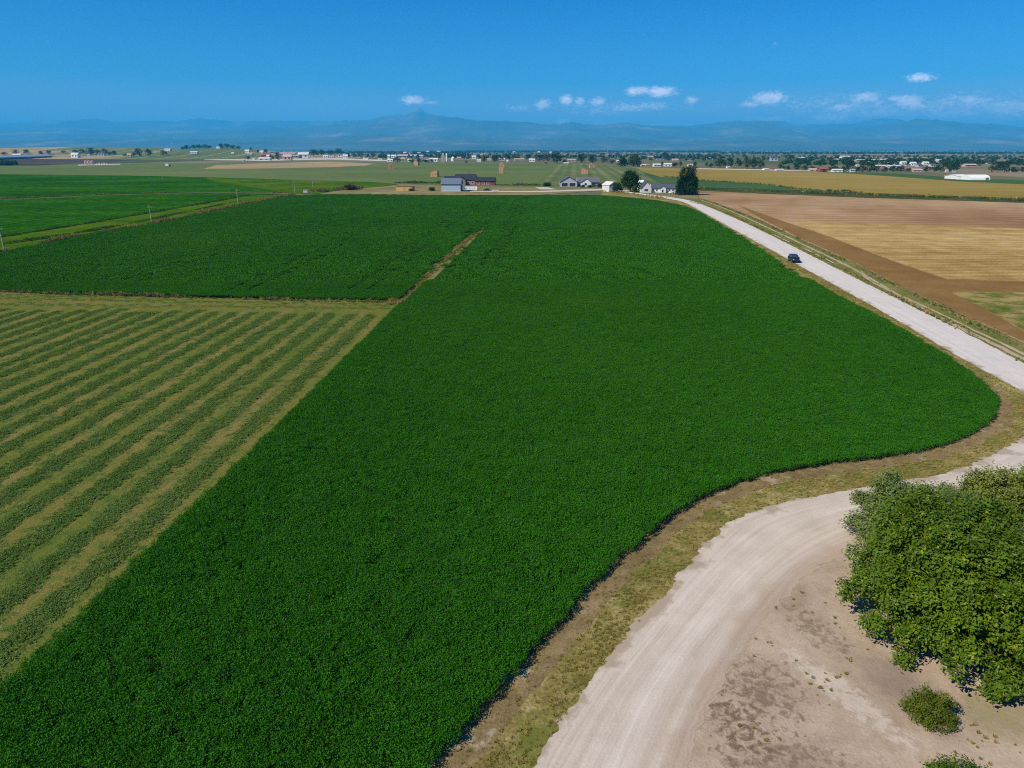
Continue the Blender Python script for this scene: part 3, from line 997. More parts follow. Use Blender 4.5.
# pair up by landmarks: straight part, corner, curve
LA, RA = match_edges(Lw[:11], Rw[:11], 300)
LB, RB = match_edges(Lw[10:14], Rw[10:14], 60)
LC, RC = match_edges(Lw[13:], Rw[13:], 240)
road_L, road_R = LA + LB[1:] + LC[1:], RA + RB[1:] + RC[1:]
def ragged(line, amp, frq):
    out = []
    for i, p in enumerate(line):
        a, b = line[max(i - 1, 0)], line[min(i + 1, len(line) - 1)]
        t = (b - a).normalized()
        w = amp * (mnoise.noise(p * frq) + 0.7 * mnoise.noise(p * frq * 5 + Vector((3, 3, 3))))
        out.append(p + Vector((-t.y, t.x, 0)) * w)
    return out
ribbon('road', road_L, road_R, -0.008, M['road'], 'pale gravel road running straight and then bending round the crop', 0.45)

# ---- verge between crop and road (the crop sheet lies above it), and the grass over the road
road_C = [a.lerp(b, .5) for a, b in zip(road_L, road_R)]
under = []
for i, p in enumerate(crop_edge):
    a, b = crop_edge[max(i - 3, 0)], crop_edge[min(i + 3, len(crop_edge) - 1)]
    t = (b - a).normalized()
    under.append(p + Vector((-t.y, t.x, 0)) * 1.3)      # tucked below the crop
verge_poly = [p for p in road_C[::3]] + [gp(540, 800)] + under[::3]
sheet('verge', verge_poly, -0.03, M['verge'], 'dry grass verge between crop and road')
def band(line, w0, w1):
    a, b = [], []
    for i, p in enumerate(line):
        q0, q1 = line[max(i - 1, 0)], line[min(i + 1, len(line) - 1)]
        t = (q1 - q0).normalized()
        nrm = Vector((-t.y, t.x, 0))
        wob = 0.35 * mnoise.noise(p * 0.25) + 0.25 * mnoise.noise(p * 1.1)
        a.append(p + nrm * (w0))
        b.append(p + nrm * (w1 + wob))
    return a, b
near_edge = [p for p in crop_edge if p.y < 110]
ea, eb = band(near_edge, 0.8, -1.5)
ribbon('path', ea, eb, -0.024, M['headland'], 'bare dirt path along the edge of the crop')

# ---- dirt pad inside the bend, below the trees
pad = road_C[-235:] + [Vector((14, 8, 0)), Vector((80, 8, 0)), Vector((90, 52, 0))]
sheet('dirt_lot', pad, -0.02, M['dirt'], 'bare pinkish dirt lot inside the bend of the road')

# ---- right-hand fields
psheet('roadside_strip', [(676, 196.5), (700, 198), (760, 219), (850, 261), (900, 286), (960, 314), (1024, 344), (1180, 415), (1180, 470), (1024, 375), (881, 300), (760, 236), (694, 206), (668, 199)], -0.06, M['roadside'],
       'green and tan grass strip along the right of the road')
def track(pxs, w, z, name, label):
    c = rough_line(catmull([gp(*p) for p in pxs], 8), 0.15, 1.5)
    a, b = band(c, w / 2, -w / 2)
    ribbon(name, a, b, z, M['track'], label)
track([(700, 199.5), (722, 207.5), (747, 218), (800, 243), (840, 262), (861, 273), (881.5, 285), (915, 304.5), (949, 322), (1024, 359), (1150, 424)], 0.9, 0.0, 'path', 'pale wheel track in the grass right of the road')
track([(861, 271), (872, 282), (915, 302), (949, 318), (1024, 354), (1150, 417)], 0.6, 0.014, 'path', 'second thin pale wheel track right of the road')
psheet('bare_field', [(697, 190), (760, 193), (860, 197), (1024, 203), (1400, 217), (1600, 300), (1180, 412), (1024, 343), (960, 313.5), (900, 285.5), (850, 260.5), (800, 239), (760, 219.5), (720, 204), (700, 197.5)], -0.05, M['brownfield'],
       'bare brown ploughed field right of the road')
psheet('stubble_field', [(790, 221), (900, 224), (1024, 228.5), (1400, 244), (1400, 296), (1024, 281), (948, 279), (900, 263), (850, 244), (812, 230)], -0.02, M['stubble'], 'tan straw stubble field on the right')
psheet('dark_soil_strip', [(738, 205), (780, 220), (812, 230.5), (850, 244.5), (900, 263.5), (948, 279.6), (1024, 281.6), (1400, 297), (1400, 312), (1024, 291.5), (950, 291), (1000, 317), (1024, 331), (1150, 392), (1150, 402), (1024, 341), (960, 312.5), (900, 284.5), (850, 260), (800, 237.5), (762, 219)],
       -0.03, M['darksoil'], 'strip of freshly turned dark brown soil')
psheet('weedy_patch', [(950, 292), (1024, 292.3), (1400, 313), (1400, 440), (1150, 391), (1024, 330), (1000, 316)], -0.01, M['weedfield'], 'weedy green patch beside the bare brown field')
psheet('rank_grass_strip', [(660, 186), (700, 187.5), (760, 189), (860, 192.5), (1024, 198.3), (1400, 211), (1400, 217), (1024, 202.6), (860, 197.6), (760, 193.6), (700, 190.6), (668, 190)], -0.02, M['dark_edge'], 'dark strip of rank grass between gold and brown fields')
psheet('gold_field', [(632, 167), (700, 169.2), (770, 170.7), (840, 172.8), (900, 176.8), (960, 181), (1024, 184), (1400, 197), (1400, 211.2), (1024, 198.4), (900, 194), (860, 192.6), (800, 189.2), (760, 184.2), (700, 180.4), (660, 177), (640, 171)], 0.03, M['gold'], 'wide gold grain field on the right')
psheet('green_strip_field', [(640, 171), (660, 176.8), (700, 180.2), (760, 184), (800, 189), (858, 192.5), (760, 189.2), (700, 187.8), (664, 186.2)], 0.08, M['green_r'], 'narrow dull green crop strip beside the gold field')
psheet('green_field', [(832, 172.2), (870, 172.6), (900, 173.6), (960, 178), (1024, 180), (1400, 190), (1400, 197.2), (1024, 184.3), (960, 181.3), (900, 177.1), (860, 174.2)], 0.10, M['green_r'], 'dark green field beyond the gold one')
psheet('pale_road', [(690, 168.2), (770, 169.6), (830, 171.2), (836, 172), (770, 170.6), (690, 169)], 0.16, M['pale'], 'pale road along the far side of the gold field')

# ---- middle and left fields
psheet('meadow', [(-300, 164), (100, 163.5), (200, 163), (400, 162.4), (520, 162.6), (640, 165.6), (660, 186.5), (640, 189), (500, 187), (400, 184), (340, 181), (200, 177.5), (0, 174.5), (-300, 175)], 0.0, M['meadow'], 'wide grey green meadow with hay stacks')
psheet('mown_meadow', [(560, 164), (634, 166), (662, 185.8), (610, 187), (560, 186), (540, 180)], 0.06, M['meadow_rows'], 'meadow with pale mown stripes behind the houses')
psheet('tan_field', [(203, 169), (216, 165.2), (262, 163.4), (330, 161.6), (374, 163.6), (366, 165.6), (330, 167.2), (262, 168.6)], 0.08, M['tanfield'], 'dry tan strip field in the middle distance')
psheet('pale_road', [(200, 158.6), (260, 159.6), (330, 157.6), (400, 160.6), (400, 161.6), (330, 159.6), (262, 161.0), (205, 159.6)], 0.12, M['pale'], 'pale gravel road in front of the far town')
psheet('feedlot', [(-200, 158), (52, 157), (90, 156.5), (150, 158), (150, 159), (95, 162.5), (40, 165.5), (-200, 167)], 0.06, M['feedlot'], 'dark cattle yard in front of the long sheds')
psheet('pale_road', [(78, 165.6), (120, 164.6), (121, 163.9), (96, 164.2), (78, 164.7)], 0.12, M['pale'], 'pale pad round the storage tanks')
psheet('green_field', [(-300, 175), (0, 174.2), (130, 175.5), (215, 177.5), (262, 178.8), (300, 181.0), (330, 183.5), (350, 187), (293, 192.6), (205, 191.8), (102, 194.6), (0, 199), (-300, 208)], 0.03, M['green_l'], 'bright green field beyond the brown line on the left')
psheet('yellow_green_strip', [(205, 178.0), (300, 180.6), (372, 182), (400, 184), (380, 186.6), (345, 189), (318, 193.6), (293, 193.4), (250, 187), (215, 181.5)], 0.06, M['green_y'], 'yellow green grass at the end of the left field')
psheet('green_field', [(-300, 209), (0, 200), (102, 195.4), (205, 192.6), (290, 194), (249, 195.4), (176, 208.4), (88, 223.4), (0, 237.4), (-300, 286)], 0.03, M['green_l'], 'green field between the brown line and the ditch')
psheet('yellow_green_strip', [(-300, 287), (0, 237.6), (88, 223.6), (176, 208.6), (249, 195.6), (292, 194.4), (263.7, 200.4), (205, 212.4), (146.5, 224.8), (88, 233.4), (38, 244), (0, 251.5), (-60, 261.5), (-300, 302)], 0.02, M['green_y'], 'lighter green strip along the weedy ditch')
psheet('yard', [(318, 194.6), (345, 189.4), (380, 186.8), (404, 184.6), (500, 186.6), (640, 188.6), (700, 190.5), (698, 199), (660, 196.5), (604, 190.5), (540, 194.9), (440, 195.2)], 0.04, M['yard'], 'dry grass yards round the farm houses')
psheet('pale_road', [(470, 191.2), (540, 191.0), (604, 188.9), (630, 190.6), (630, 192.4), (604, 190.4), (540, 192.2), (470, 192.0)], 0.10, M['pale'], 'gravel drive in front of the farm houses')
psheet('pale_road', [(535, 187.3), (548, 187.3), (556, 189.6), (540, 189.4)], 0.09, M['pale'], 'gravel drive up to the grey garage house')
psheet('ditch_strip', [(398, 305), (392, 301.5), (418, 279.5), (438, 260.5), (458, 243.5), (483, 227), (485, 228.6), (468, 245), (449, 263.5), (430, 282.5), (410, 304.5)], -0.02, M['roadside'], 'dry grassy ditch strip running into the crop')

# ---- grass and weeds on verges and along ditches
def scatter_line(pxs, width, per_m, smin, smax, idxs, pts, sc, ix):
    line = catmull([gp(*p) for p in pxs], 6)
    L = sum((b - a).length for a, b in zip(line, line[1:]))
    n = int(L * per_m)
    q = resample(line, max(n, 2))
    for i, p in enumerate(q):
        a, b = q[max(i - 1, 0)], q[min(i + 1, len(q) - 1)]
        t = (b - a).normalized()
        nrm = Vector((-t.y, t.x, 0))
        dens = 0.5 + mnoise.noise(p * 0.06)
        if random.random() > dens + 0.35:
            continue
        w = random.gauss(0, width * 0.4)
        p = p + nrm * w
        s = random.uniform(smin, smax) * (0.7 + 0.8 * max(0, dens))
        pts.append((p.x, p.y, 0.0))
        s *= 0.66
        sc.append((s * 1.1, s * 1.1, s))
        ix.append(random.choice(idxs))
pts, sc, ix = [], [], []
scatter_line([(-60, 263), (0, 252.8), (38, 245.5), (88, 234.5), (146.5, 225.5), (205, 213), (263.7, 200.8), (292, 195)], 2.2, 5, 0.9, 1.9, [0, 1, 5, 2, 3, 4, 5], pts, sc, ix)
scatter_line([(-60, 203), (0, 199.4), (102.5, 194.9), (205, 192.2), (293, 193.2)], 2.0, 2.6, 0.7, 1.3, [0, 1, 2, 3, 4, 5], pts, sc, ix)
scatter_line([(-60, 246), (0, 237.4), (88, 223.4), (176, 208.4), (249, 195.5)], 0.8, 1.8, 1.0, 1.8, [5, 6, 6], pts, sc, ix)
scatter_line([(-60, 255), (0, 245), (60, 236), (117, 226.3), (190, 211.5), (240, 201)], 0.8, 2.2, 1.0, 1.7, [5, 6, 6], pts, sc, ix)
scatter_line([(0, 291.7), (60, 294.2), (120, 295.8), (200, 298.2), (300, 300.8), (395, 302.4)], 0.9, 4, 0.5, 1.1, [0, 5, 2, 3, 4, 6], pts, sc, ix)
scatter_line([(398, 304), (404, 297), (422, 281), (443, 262), (462, 245), (482, 228.6)], 1.2, 6, 0.4, 0.8, [0, 6, 3, 4, 5, 4], pts, sc, ix)
scatter_line([(392, 301.5), (400, 303.5), (409, 303)], 2.0, 14, 0.7, 1.3, [3, 4, 3, 4, 0], pts, sc, ix)
scatter_line([(395, 183.2), (440, 183.6)], 4, 2, 2.5, 4.2, [5, 6], pts, sc, ix)
scatter_line([(500, 185.6), (560, 186.2), (620, 187.2)], 4, 1.6, 2.0, 3.6, [5, 6, 2], pts, sc, ix)
scatter_line([(318, 192), (345, 189.6), (362, 189.2)], 7, 4, 2.0, 3.4, [0, 1, 2, 5], pts, sc, ix)
scatter_line([(664, 188.3), (760, 191.3), (860, 195), (1024, 200.5), (1150, 204)], 6, 1.6, 1.6, 3.0, [5, 6, 5, 6, 0, 3], pts, sc, ix)
scatter_line([(664, 176.8), (700, 180.5), (760, 184.3), (800, 189.2), (860, 193)], 3, 0.8, 1.5, 3.0, [5, 6, 3], pts, sc, ix)
scatter_line([(600, 191), (640, 195), (668, 198.8)], 4, 1.2, 1.0, 2.0, [3, 4, 6], pts, sc, ix)
scatter_line([(690, 201.5), (722, 211), (760, 228.5), (814, 254), (881, 289), (949, 323), (1024, 361), (1100, 398)], 1.2, 4, 0.28, 0.6, [5, 6, 3, 4], pts, sc, ix)
scatter_line([(700, 199), (722, 206), (760, 221.5), (840, 258.5), (881, 279), (949, 311), (1024, 347), (1100, 384)], 1.6, 4, 0.3, 0.62, [5, 6, 6, 3, 4], pts, sc, ix)
scatter('weeds', np.array(pts), np.array(sc), rng.uniform(0, 6.28, len(pts)), np.array(ix), P_WEED, 'dry and green weeds growing along ditches and field edges')

vx, vy = grid_points([p for p in road_L[::2]] + [gp(540, 800)] + [p for p in crop_edge[::4]], 0.22, 0.13, 14, 200)
kk = (np.abs(vx) < vy * 0.8 + 6) & (vx > -10)
kk &= ~in_poly(vx, vy, crop_poly)
vx, vy = vx[kk], vy[kk]
# density: thick in clumps towards the road, thin over the bare path by the crop
ce = np.array([(p.x, p.y) for p in crop_edge])
dmin = np.array([np.min((ce[:, 0] - a) ** 2 + (ce[:, 1] - b) ** 2) for a, b in zip(vx, vy)]) ** 0.5
nz = np.array([mnoise.noise(Vector((a * 0.45, b * 0.45, 2))) for a, b in zip(vx, vy)])
prob = np.clip((dmin - 0.8) / 1.4, 0.10, 1) * np.clip(0.42 + 0.5 * nz, 0.10, 1)
kk = rng.random(len(vx)) < prob
vx, vy, nz, dmin = vx[kk], vy[kk], nz[kk], dmin[kk]
idx = np.where(rng.random(len(vx)) < np.clip(0.5 + nz * 0.9, 0.1, 0.9), rng.integers(3, 6, len(vx)), rng.integers(0, 3, len(vx)))
s_ = rng.uniform(0.22, 0.5, len(vx))
scatter('dry_grass', np.stack([vx, vy, np.full(len(vx), -0.02)], 1), np.stack([s_ * 1.25, s_ * 1.25, s_ * 0.62], 1), rng.uniform(0, 6.28, len(vx)), idx, P_GRASS, 'dry and olive grass on the verge beside the road')
# sparse tufts on the dirt lot
tx, ty = rng.uniform(8, 45, 2600), rng.uniform(18, 50, 2600)
nz = np.array([mnoise.noise(Vector((a * 0.28, b * 0.28, 7))) + 0.5 * mnoise.noise(Vector((a * 1.3, b * 1.3, 3))) for a, b in zip(tx, ty)])
kk = in_poly(tx, ty, road_R[-235:] + pad[-3:]) & (nz > 0.34)
scatter('dry_grass', np.stack([tx[kk], ty[kk], np.full(kk.sum(), -0.01)], 1), rng.uniform(0.2, 0.5, kk.sum()), rng.uniform(0, 6.28, kk.sum()), rng.integers(0, 6, kk.sum()), P_GRASS, 'sparse tufts of grass on the bare dirt lot')


# ------------------------------------------------------------------ trees
def tube(points, radii, seg=7):
    """tapered limb through POINTS -> verts, faces"""
    verts, faces = [], []
    for i, (p, r) in enumerate(zip(points, radii)):
        a, b = points[max(i - 1, 0)], points[min(i + 1, len(points) - 1)]
        t = (Vector(b) - Vector(a)).normalized()
        s = t.cross(Vector((0.31, 0.87, 0.2))).normalized()
        q = t.cross(s)
        for k in range(seg):
            an = 2 * math.pi * k / seg
            verts.append(Vector(p) + (s * math.cos(an) + q * math.sin(an)) * r)
    for i in range(len(points) - 1):
        for k in range(seg):
            k2 = (k + 1) % seg
            faces.append((i * seg + k, i * seg + k2, (i + 1) * seg + k2, (i + 1) * seg + k))
    faces.append(tuple(range(seg))[::-1])
    faces.append(tuple((len(points) - 1) * seg + k for k in range(seg)))
    return verts, faces
def crown_mesh(lobes, n, leaf, outward=0.9, up=0.5, shell=0.35, clus=14, spread=1.5):
    """leaves spread through the outer part of each lobe; small twig clusters make the outline uneven"""
    L = np.array(lobes, float)          # x y z rx ry rz
    wts = (L[:, 3] * L[:, 4] + L[:, 4] * L[:, 5] + L[:, 3] * L[:, 5])
    wts = wts ** 0.75
    wts /= wts.sum()
    nclus = max(20, n // clus)
    w = rng.choice(len(L), nclus, p=wts)
    d = unit(nclus)
    d[:, 2] = np.where(rng.random(nclus) < 0.35, np.abs(d[:, 2]), d[:, 2])
    rad = 1 - shell * rng.random(nclus) ** 1.5 + 0.10 * rng.normal(size=nclus)
    cc = L[w, :3] + d * L[w, 3:6] * rad[:, None]
    j = rng.integers(0, nclus, n)
    c = cc[j] + rng.normal(size=(n, 3)) * leaf * spread
    nr = d[j] * outward + unit(n) * 0.75 + np.array([0, 0, up])
    nr /= np.linalg.norm(nr, axis=1, keepdims=True)
    v, f = leaf_quads(c, nr, rng.uniform(0.65, 1.25, n) * leaf)
    keep = np.repeat(c[:, 2] > 0.05, 1)
    return v, f[keep]
def tree(name, label, cat, loc, lobes, n, leaf, mat, trunk_h, trunk_r, group=None, stems=1, **kw):
    t = thing(name, label, cat, loc, 0.0, group)
    v, f = crown_mesh(lobes, n, leaf, **kw)
    mesh_obj('crown', v.tolist(), f.tolist(), mat, t)
    V, Fc = [], []
    def add(pts_, rs):
        a, b = tube(pts_, rs)
        k = len(V)
        V.extend(a)
        Fc.extend([tuple(i + k for i in q) for q in b])
    for s in range(stems):
        ang = s * 2.4
        off = Vector((math.cos(ang), math.sin(ang), 0)) * (trunk_r * 1.6 if stems > 1 else 0)
        top = Vector((math.cos(ang) * trunk_r, math.sin(ang) * trunk_r, trunk_h))
        add([off + Vector((0, 0, -0.1)), off * 0.8 + Vector((0, 0, trunk_h * .5)), top], [trunk_r * 1.25, trunk_r, trunk_r * .75])
        for i, lb in enumerate(lobes):
            if i % stems != s:
                continue
            c = Vector(lb[:3])
            mid = top.lerp(c, 0.5) + Vector((0, 0, -0.08 * (c - top).length))
            add([top - Vector((0, 0, trunk_h * .15)), mid, c + Vector((0, 0, lb[5] * 0.3))], [trunk_r * .55, trunk_r * .32, trunk_r * .1])
    mesh_obj('trunk', V, Fc, M['bark'], t)
    return t
def lobed(r, h, zlow, n, seed, top=0.75, lift=0.0):
    """lobes for a broad crown of radius R and total height H, starting at ZLOW"""
    rr = random.Random(seed)
    out = [(0, 0, zlow + (h - zlow) * 0.48, r * 0.72, r * 0.72, (h - zlow) * 0.44)]
    for i in range(n):
        a = i * 2.399 + rr.uniform(-.3, .3)
        k = (i + 0.5) / n
        rad = r * (0.66 * (1 - k ** 2.2 * top))
        z = zlow + (h - zlow) * (0.24 + 0.58 * k)
        s = r * rr.uniform(0.28, 0.42)
        out.append((math.cos(a) * rad, math.sin(a) * rad, z, s, s, s * rr.uniform(.7, .95)))
    return out
# the three big trees beside the bend
def bushy(r, h, zlow, n, seed, lo=0.16, hi=0.27):
    """a wide irregular crown: many boughs of unequal length, and thin shoots sticking out of the outline"""
    rr = random.Random(seed)
    out = [(0, 0, zlow + (h - zlow) * 0.42, r * 0.5, r * 0.5, (h - zlow) * 0.3)]
    for i in range(n):
        k = (i + .5) / n
        a = i * 2.399 + rr.uniform(-.4, .4)
        el = math.asin(k * 0.97)
        q = rr.uniform(0.70, 0.96)
        s = r * rr.uniform(lo, hi)
        x, y = math.cos(a) * math.cos(el) * (r - s * .6) * q, math.sin(a) * math.cos(el) * (r - s * .6) * q
        z = zlow + s * .6 + math.sin(el) * (h - zlow - s * 1.3) * rr.uniform(.86, 1.06)
        out.append((x, y, z, s, s, s * rr.uniform(.6, .9)))
    for i in range(n):
        a, el = rr.uniform(0, 6.28), rr.uniform(0.02, 1.1)
        q = rr.uniform(.92, 1.06)
        s = r * rr.uniform(.05, .09)
        out.append((math.cos(a) * math.cos(el) * r * q, math.sin(a) * math.cos(el) * r * q, zlow + .3 + math.sin(el) * (h - zlow) * q, s * 1.2, s * 1.2, s))
    return out
q = gp(955, 627)
tree('broadleaf_tree', 'big dark green spreading tree nearest the camera beside the dirt lot', 'tree', (q.x, q.y, 0), bushy(6.6, 7.8, 0.2, 74, 3, 0.13, 0.23), 130000, 0.112, M['leaf_dark'], 1.6, 0.34, stems=3, clus=34, spread=2.0, shell=0.32, outward=0.8, up=0.8)
q = gp(906, 556)
tree('broadleaf_tree', 'silvery green tree behind the big dark tree beside the bend', 'tree', (q.x, q.y, 0), bushy(4.4, 6.0, 0.2, 26, 8), 46000, 0.095, M['leaf_grey'], 1.4, 0.22, stems=2, clus=22, spread=2.2, outward=0.6, up=0.7)
q = gp(1008, 552)
tree('broadleaf_tree', 'yellowish green tree at the road behind the big dark tree', 'tree', (q.x + 0.5, q.y, 0), bushy(5.2, 6.6, 0.2, 30, 12), 56000, 0.10, M['leaf_yellow'], 1.5, 0.25, stems=2, clus=22, spread=2.2, outward=0.6, up=0.7)
q = gp(927, 717)
tree('shrub', 'small yellow green shrub with brown patches on the dirt lot', 'shrub', (q.x, q.y, 0), bushy(1.2, 1.25, 0.0, 18, 21, .22, .36), 9000, 0.055, M['leaf_rusty'], 0.35, 0.06, stems=3, spread=2.0)
q = gp(966, 800)
tree('shrub', 'low green bush at the bottom edge of the dirt lot', 'shrub', (q.x, q.y, 0), lobed(1.9, 0.9, 0.0, 12, 23, 0.3), 9000, 0.06, M['leaf_dark'], 0.3, 0.06, stems=3)

def pixtree(name, label, px, pb, wpx, hpx, mat, n, leafk=0.10, seed=1, zl=0.06, top=0.8, nl=12, group=None):
    g_ = gp(px, pb)
    s = scale_at(g_)
    r, h = wpx / s / 2, hpx / s
    return tree(name, label, 'tree', g_, lobed(r, h, h * zl, nl, seed, top), n, r * leafk, mat, h * 0.25, r * 0.07, group)
# trees round the farm houses
g_ = gp(686, 195)
s = scale_at(g_)
tall = []
for (dx, w, hh) in ((-5.0, 8.0, 25.5), (0.5, 9.5, 28.0), (5.5, 9.0, 27.0), (2.5, 10.0, 22.0), (8.0, 7.0, 16.0), (-7.5, 6.0, 14.0)):
    for k in range(7):
        z = hh * (0.10 + 0.83 * k / 6)
        rr_ = w / 2 * 0.86 * (1.0 - 0.42 * (k / 6) ** 1.8)
        tall.append(((dx + random.uniform(-1, 1)) / s, random.uniform(-2.5, 2.5) / s, z / s, rr_ / s, rr_ / s, rr_ * .95 / s))
tree('cottonwood_tree', 'tallest dark green tree standing beside the white farm house', 'tree', g_, tall, 15000, 0.40, M['leaf_far'], 2.5, 0.5, stems=3)
pixtree('broadleaf_tree', 'broad dark tree between white shed and white farm house', 630, 191.8, 19, 21, M['leaf_far'], 4200, 0.09, 31, 0.05)
pixtree('broadleaf_tree', 'small round tree in front of the white shed', 617.5, 192.0, 10, 9, M['leaf_far'], 2200, 0.11, 32, 0.03)
pixtree('conifer_tree', 'small pointed tree in front of the broad dark tree', 634.5, 193.2, 5, 8, M['leaf_far_light'], 1400, 0.16, 33, 0.03, 0.95)
pixtree('shrub', 'low round bush beside the dark roofed end of the white house', 641, 191.6, 6, 5, M['leaf_far'], 1200, 0.14, 34, 0.02)['category'] = 'shrub'
pixtree('broadleaf_tree', 'light green round tree at the corner of the gold field', 634, 166.6, 13, 11, M['leaf_far_light'], 2200, 0.11, 35, 0.05)
pixtree('broadleaf_tree', 'darker tree touching the light green one by the gold field', 622.5, 166.3, 9.5, 8, M['leaf_far'], 1500, 0.12, 36, 0.05)
for i, (px, pb, w, h, lb) in enumerate([(432, 190.8, 6, 3, 'low dark bush left of the blue grey barn'), (600, 187.6, 5, 4.5, 'dark bush at the right end of the grey house'), (583, 187.4, 4, 2.2, 'small bush in front of the grey house porch'),
                                      (590, 187.5, 4, 2.2, 'small round bush in front of the grey house window'), (547, 186.2, 8, 2.2, 'low dark hedge bush left of the grey garage house'), (411, 190.9, 5, 1.8, 'scrubby bush at the right end of the yellow shed'),
                                      (350, 189.9, 12, 3.0, 'brown scrubby bush left of the yellow shed')]):
    o = pixtree('shrub', lb, px, pb, w, h, M['leaf_far_brown'] if 'brown' in lb else M['leaf_far'], 900, 0.14, 40 + i, 0.0, 0.5)
    o['category'] = 'shrub'

# far trees: five prototype crowns, copied and scaled
far_list = {
 'by the feedlot below the tan ridge': [(16, 154.5, 6, 5), (27, 154.3, 6, 5), (42, 154.8, 6, 4), (49, 154.6, 5, 4.8), (4, 155, 7, 3), (64, 153.2, 6, 2.5)],
 'right of the feedlot': [(75.5, 154, 6, 4.8), (82, 154, 6, 5), (91, 155, 9.5, 7.4), (98, 154.6, 7, 5), (105.5, 154, 6.5, 5.5), (110.5, 155.2, 7, 4), (115, 155.2, 4.5, 5)],
 'at the foot of the low hill': [(125, 156.4, 4, 2.6), (134, 156.4, 5, 4), (139.5, 156.2, 8, 8), (149.5, 156.2, 7.5, 7.5), (164, 155.4, 6, 5)],
 'in front of the left town houses': [(248, 159.4, 5.5, 3.5), (259.5, 159.5, 5, 3), (272, 160.1, 6, 5), (278.5, 160.1, 7, 7.5), (266, 153.5, 4.5, 4.5), (258.5, 153, 4, 3), (314, 156.2, 11, 7)],
 'in the belt behind the pale road': [(322, 155.5, 7, 6), (331, 155.6, 8, 6), (339, 155.8, 9, 7.2), (349, 157.6, 7, 5), (355, 157.8, 6, 4.6), (361, 157.8, 7, 5), (367, 158.2, 6, 4.4), (373, 158.2, 7, 5), (380, 158.4, 6, 4)],
 'left of the grain tower': [(397, 163, 8, 6), (412, 163, 7, 4), (418, 163.2, 7, 5), (425, 163, 7, 4), (431, 163, 6, 4)],
 'right of the grain tower': [(466.5, 163.2, 2.8, 2.8), (484, 161.8, 6.5, 6), (494.5, 162.6, 7, 7.2), (501, 161, 5, 5), (509, 159.4, 7, 4), (527, 159.4, 7, 5)],
 'behind the grey garage house': [(540, 161.8, 8, 7.5), (547, 162, 8, 8), (557, 163.5, 13, 11.5), (565, 163.4, 5, 4), (581.5, 162.8, 10, 9), (592.5, 163, 11.5, 9), (604, 163.2, 8, 6.5), (612, 163.7, 8, 4)],
 'behind the left end of the gold field': [(662, 166, 3.2, 4.4), (675, 167.2, 6.5, 5.2), (680.5, 166.8, 3.4, 5.8), (695, 167, 3.8, 5.8), (665, 158.5, 7.5, 6.8), (706.5, 166.8, 3.6, 4.4), (711, 167.7, 5, 5)],
 'in the grove behind the gold field': [(720, 167.5, 14, 9.6), (730, 167.3, 7.5, 8.6), (738.5, 167.4, 8.5, 8.4), (747, 168.7, 9, 11), (754, 168.8, 9, 11.2), (760.5, 168.9, 6.5, 9.2)],
 'along the pale road behind the gold field': [(780, 169, 6, 5.6), (784, 169, 4, 3.2), (788.5, 169.7, 5, 4), (797, 170.2, 8, 6.2), (805, 170.6, 7.5, 5.6), (812, 170.2, 6, 4.2), (833, 171.3, 10, 5.6)],
 'right of the red barn': [(843, 172.3, 5, 6), (848.5, 172.4, 9, 12.2), (856, 172.6, 6.5, 5.4), (862, 172.8, 8.5, 7.2), (870, 172.8, 9.5, 8.8), (876, 172.9, 6.5, 6.2), (884, 173, 8.5, 5.4), (892, 174.2, 9, 6.6), (900, 174.4, 9, 6.6), (908, 173.4, 5.5, 4.2)],
 'left of the long white hall': [(926, 175.7, 9, 6.2), (934, 175.8, 8, 6.2), (939, 176.7, 9, 9.6), (948, 177.7, 9, 9.2), (954, 177.8, 9, 10)],
 'right of the long white hall': [(990, 178.4, 6, 7), (996, 178.7, 8, 9), (1003, 178.7, 8.5, 10), (1012, 178.8, 10, 5.4), (1021, 179, 8, 5.4)],
 'in the right town': [(709, 159.5, 16, 4), (722, 158.8, 6, 3), (776, 158.6, 2.6, 4.6), (790.5, 160, 6, 4.6), (797, 162.3, 8.5, 4.6), (809, 158.3, 3, 3.2), (816, 158.5, 3.2, 3.4), (931, 161.5, 5, 4), (938, 161.6, 5, 3.5), (946, 161.8, 6, 4.5), (957, 166.8, 7, 4), (979, 162.6, 5, 4), (985, 162.6, 5, 4), (1000, 165.6, 7, 5), (1008, 165.6, 8, 5.5), (1017, 166, 8, 5.5), (900, 162, 4, 3), (919, 163, 4, 3)],
}
hill_trees = [(187, 147.2, 8, 4.5), (183, 147, 4, 3), (194, 147.4, 6, 4.2), (199, 147.6, 6, 4.6), (205, 148, 7, 4), (210, 148.4, 5, 3), (222, 149.2, 6, 5), (227, 149.6, 6, 5.4), (233, 150, 6, 4), (238.5, 150.6, 5, 3), (250.7, 151.8, 3, 2.6)]
ORD = ['first', 'second', 'third', 'fourth', 'fifth', 'sixth', 'seventh', 'eighth', 'ninth', 'tenth', 'eleventh', 'twelfth', 'thirteenth', 'fourteenth', 'fifteenth', 'sixteenth', 'seventeenth', 'eighteenth', 'nineteenth', 'twentieth']
def nth(i, n):
    if n == 1:
        return ''
    if i == 0:
        return ', leftmost'
    if i == n - 1:
        return ', rightmost'
    return ', ' + ORD[i] + ' from the left'
far_protos = []
for i in range(6):
    mt = [M['leaf_far'], M['leaf_far'], M['leaf_far'], M['leaf_far_light'], M['leaf_far'], M['leaf_far_brown']][i]
    far_protos.append(tree('broadleaf_tree', 'x', 'tree', (0, 0, 0), lobed(0.5, 1.0, 0.04, 9, 60 + i, 0.55 + 0.08 * (i % 3)), 620, 0.055, mt, 0.2, 0.03))
used = set()
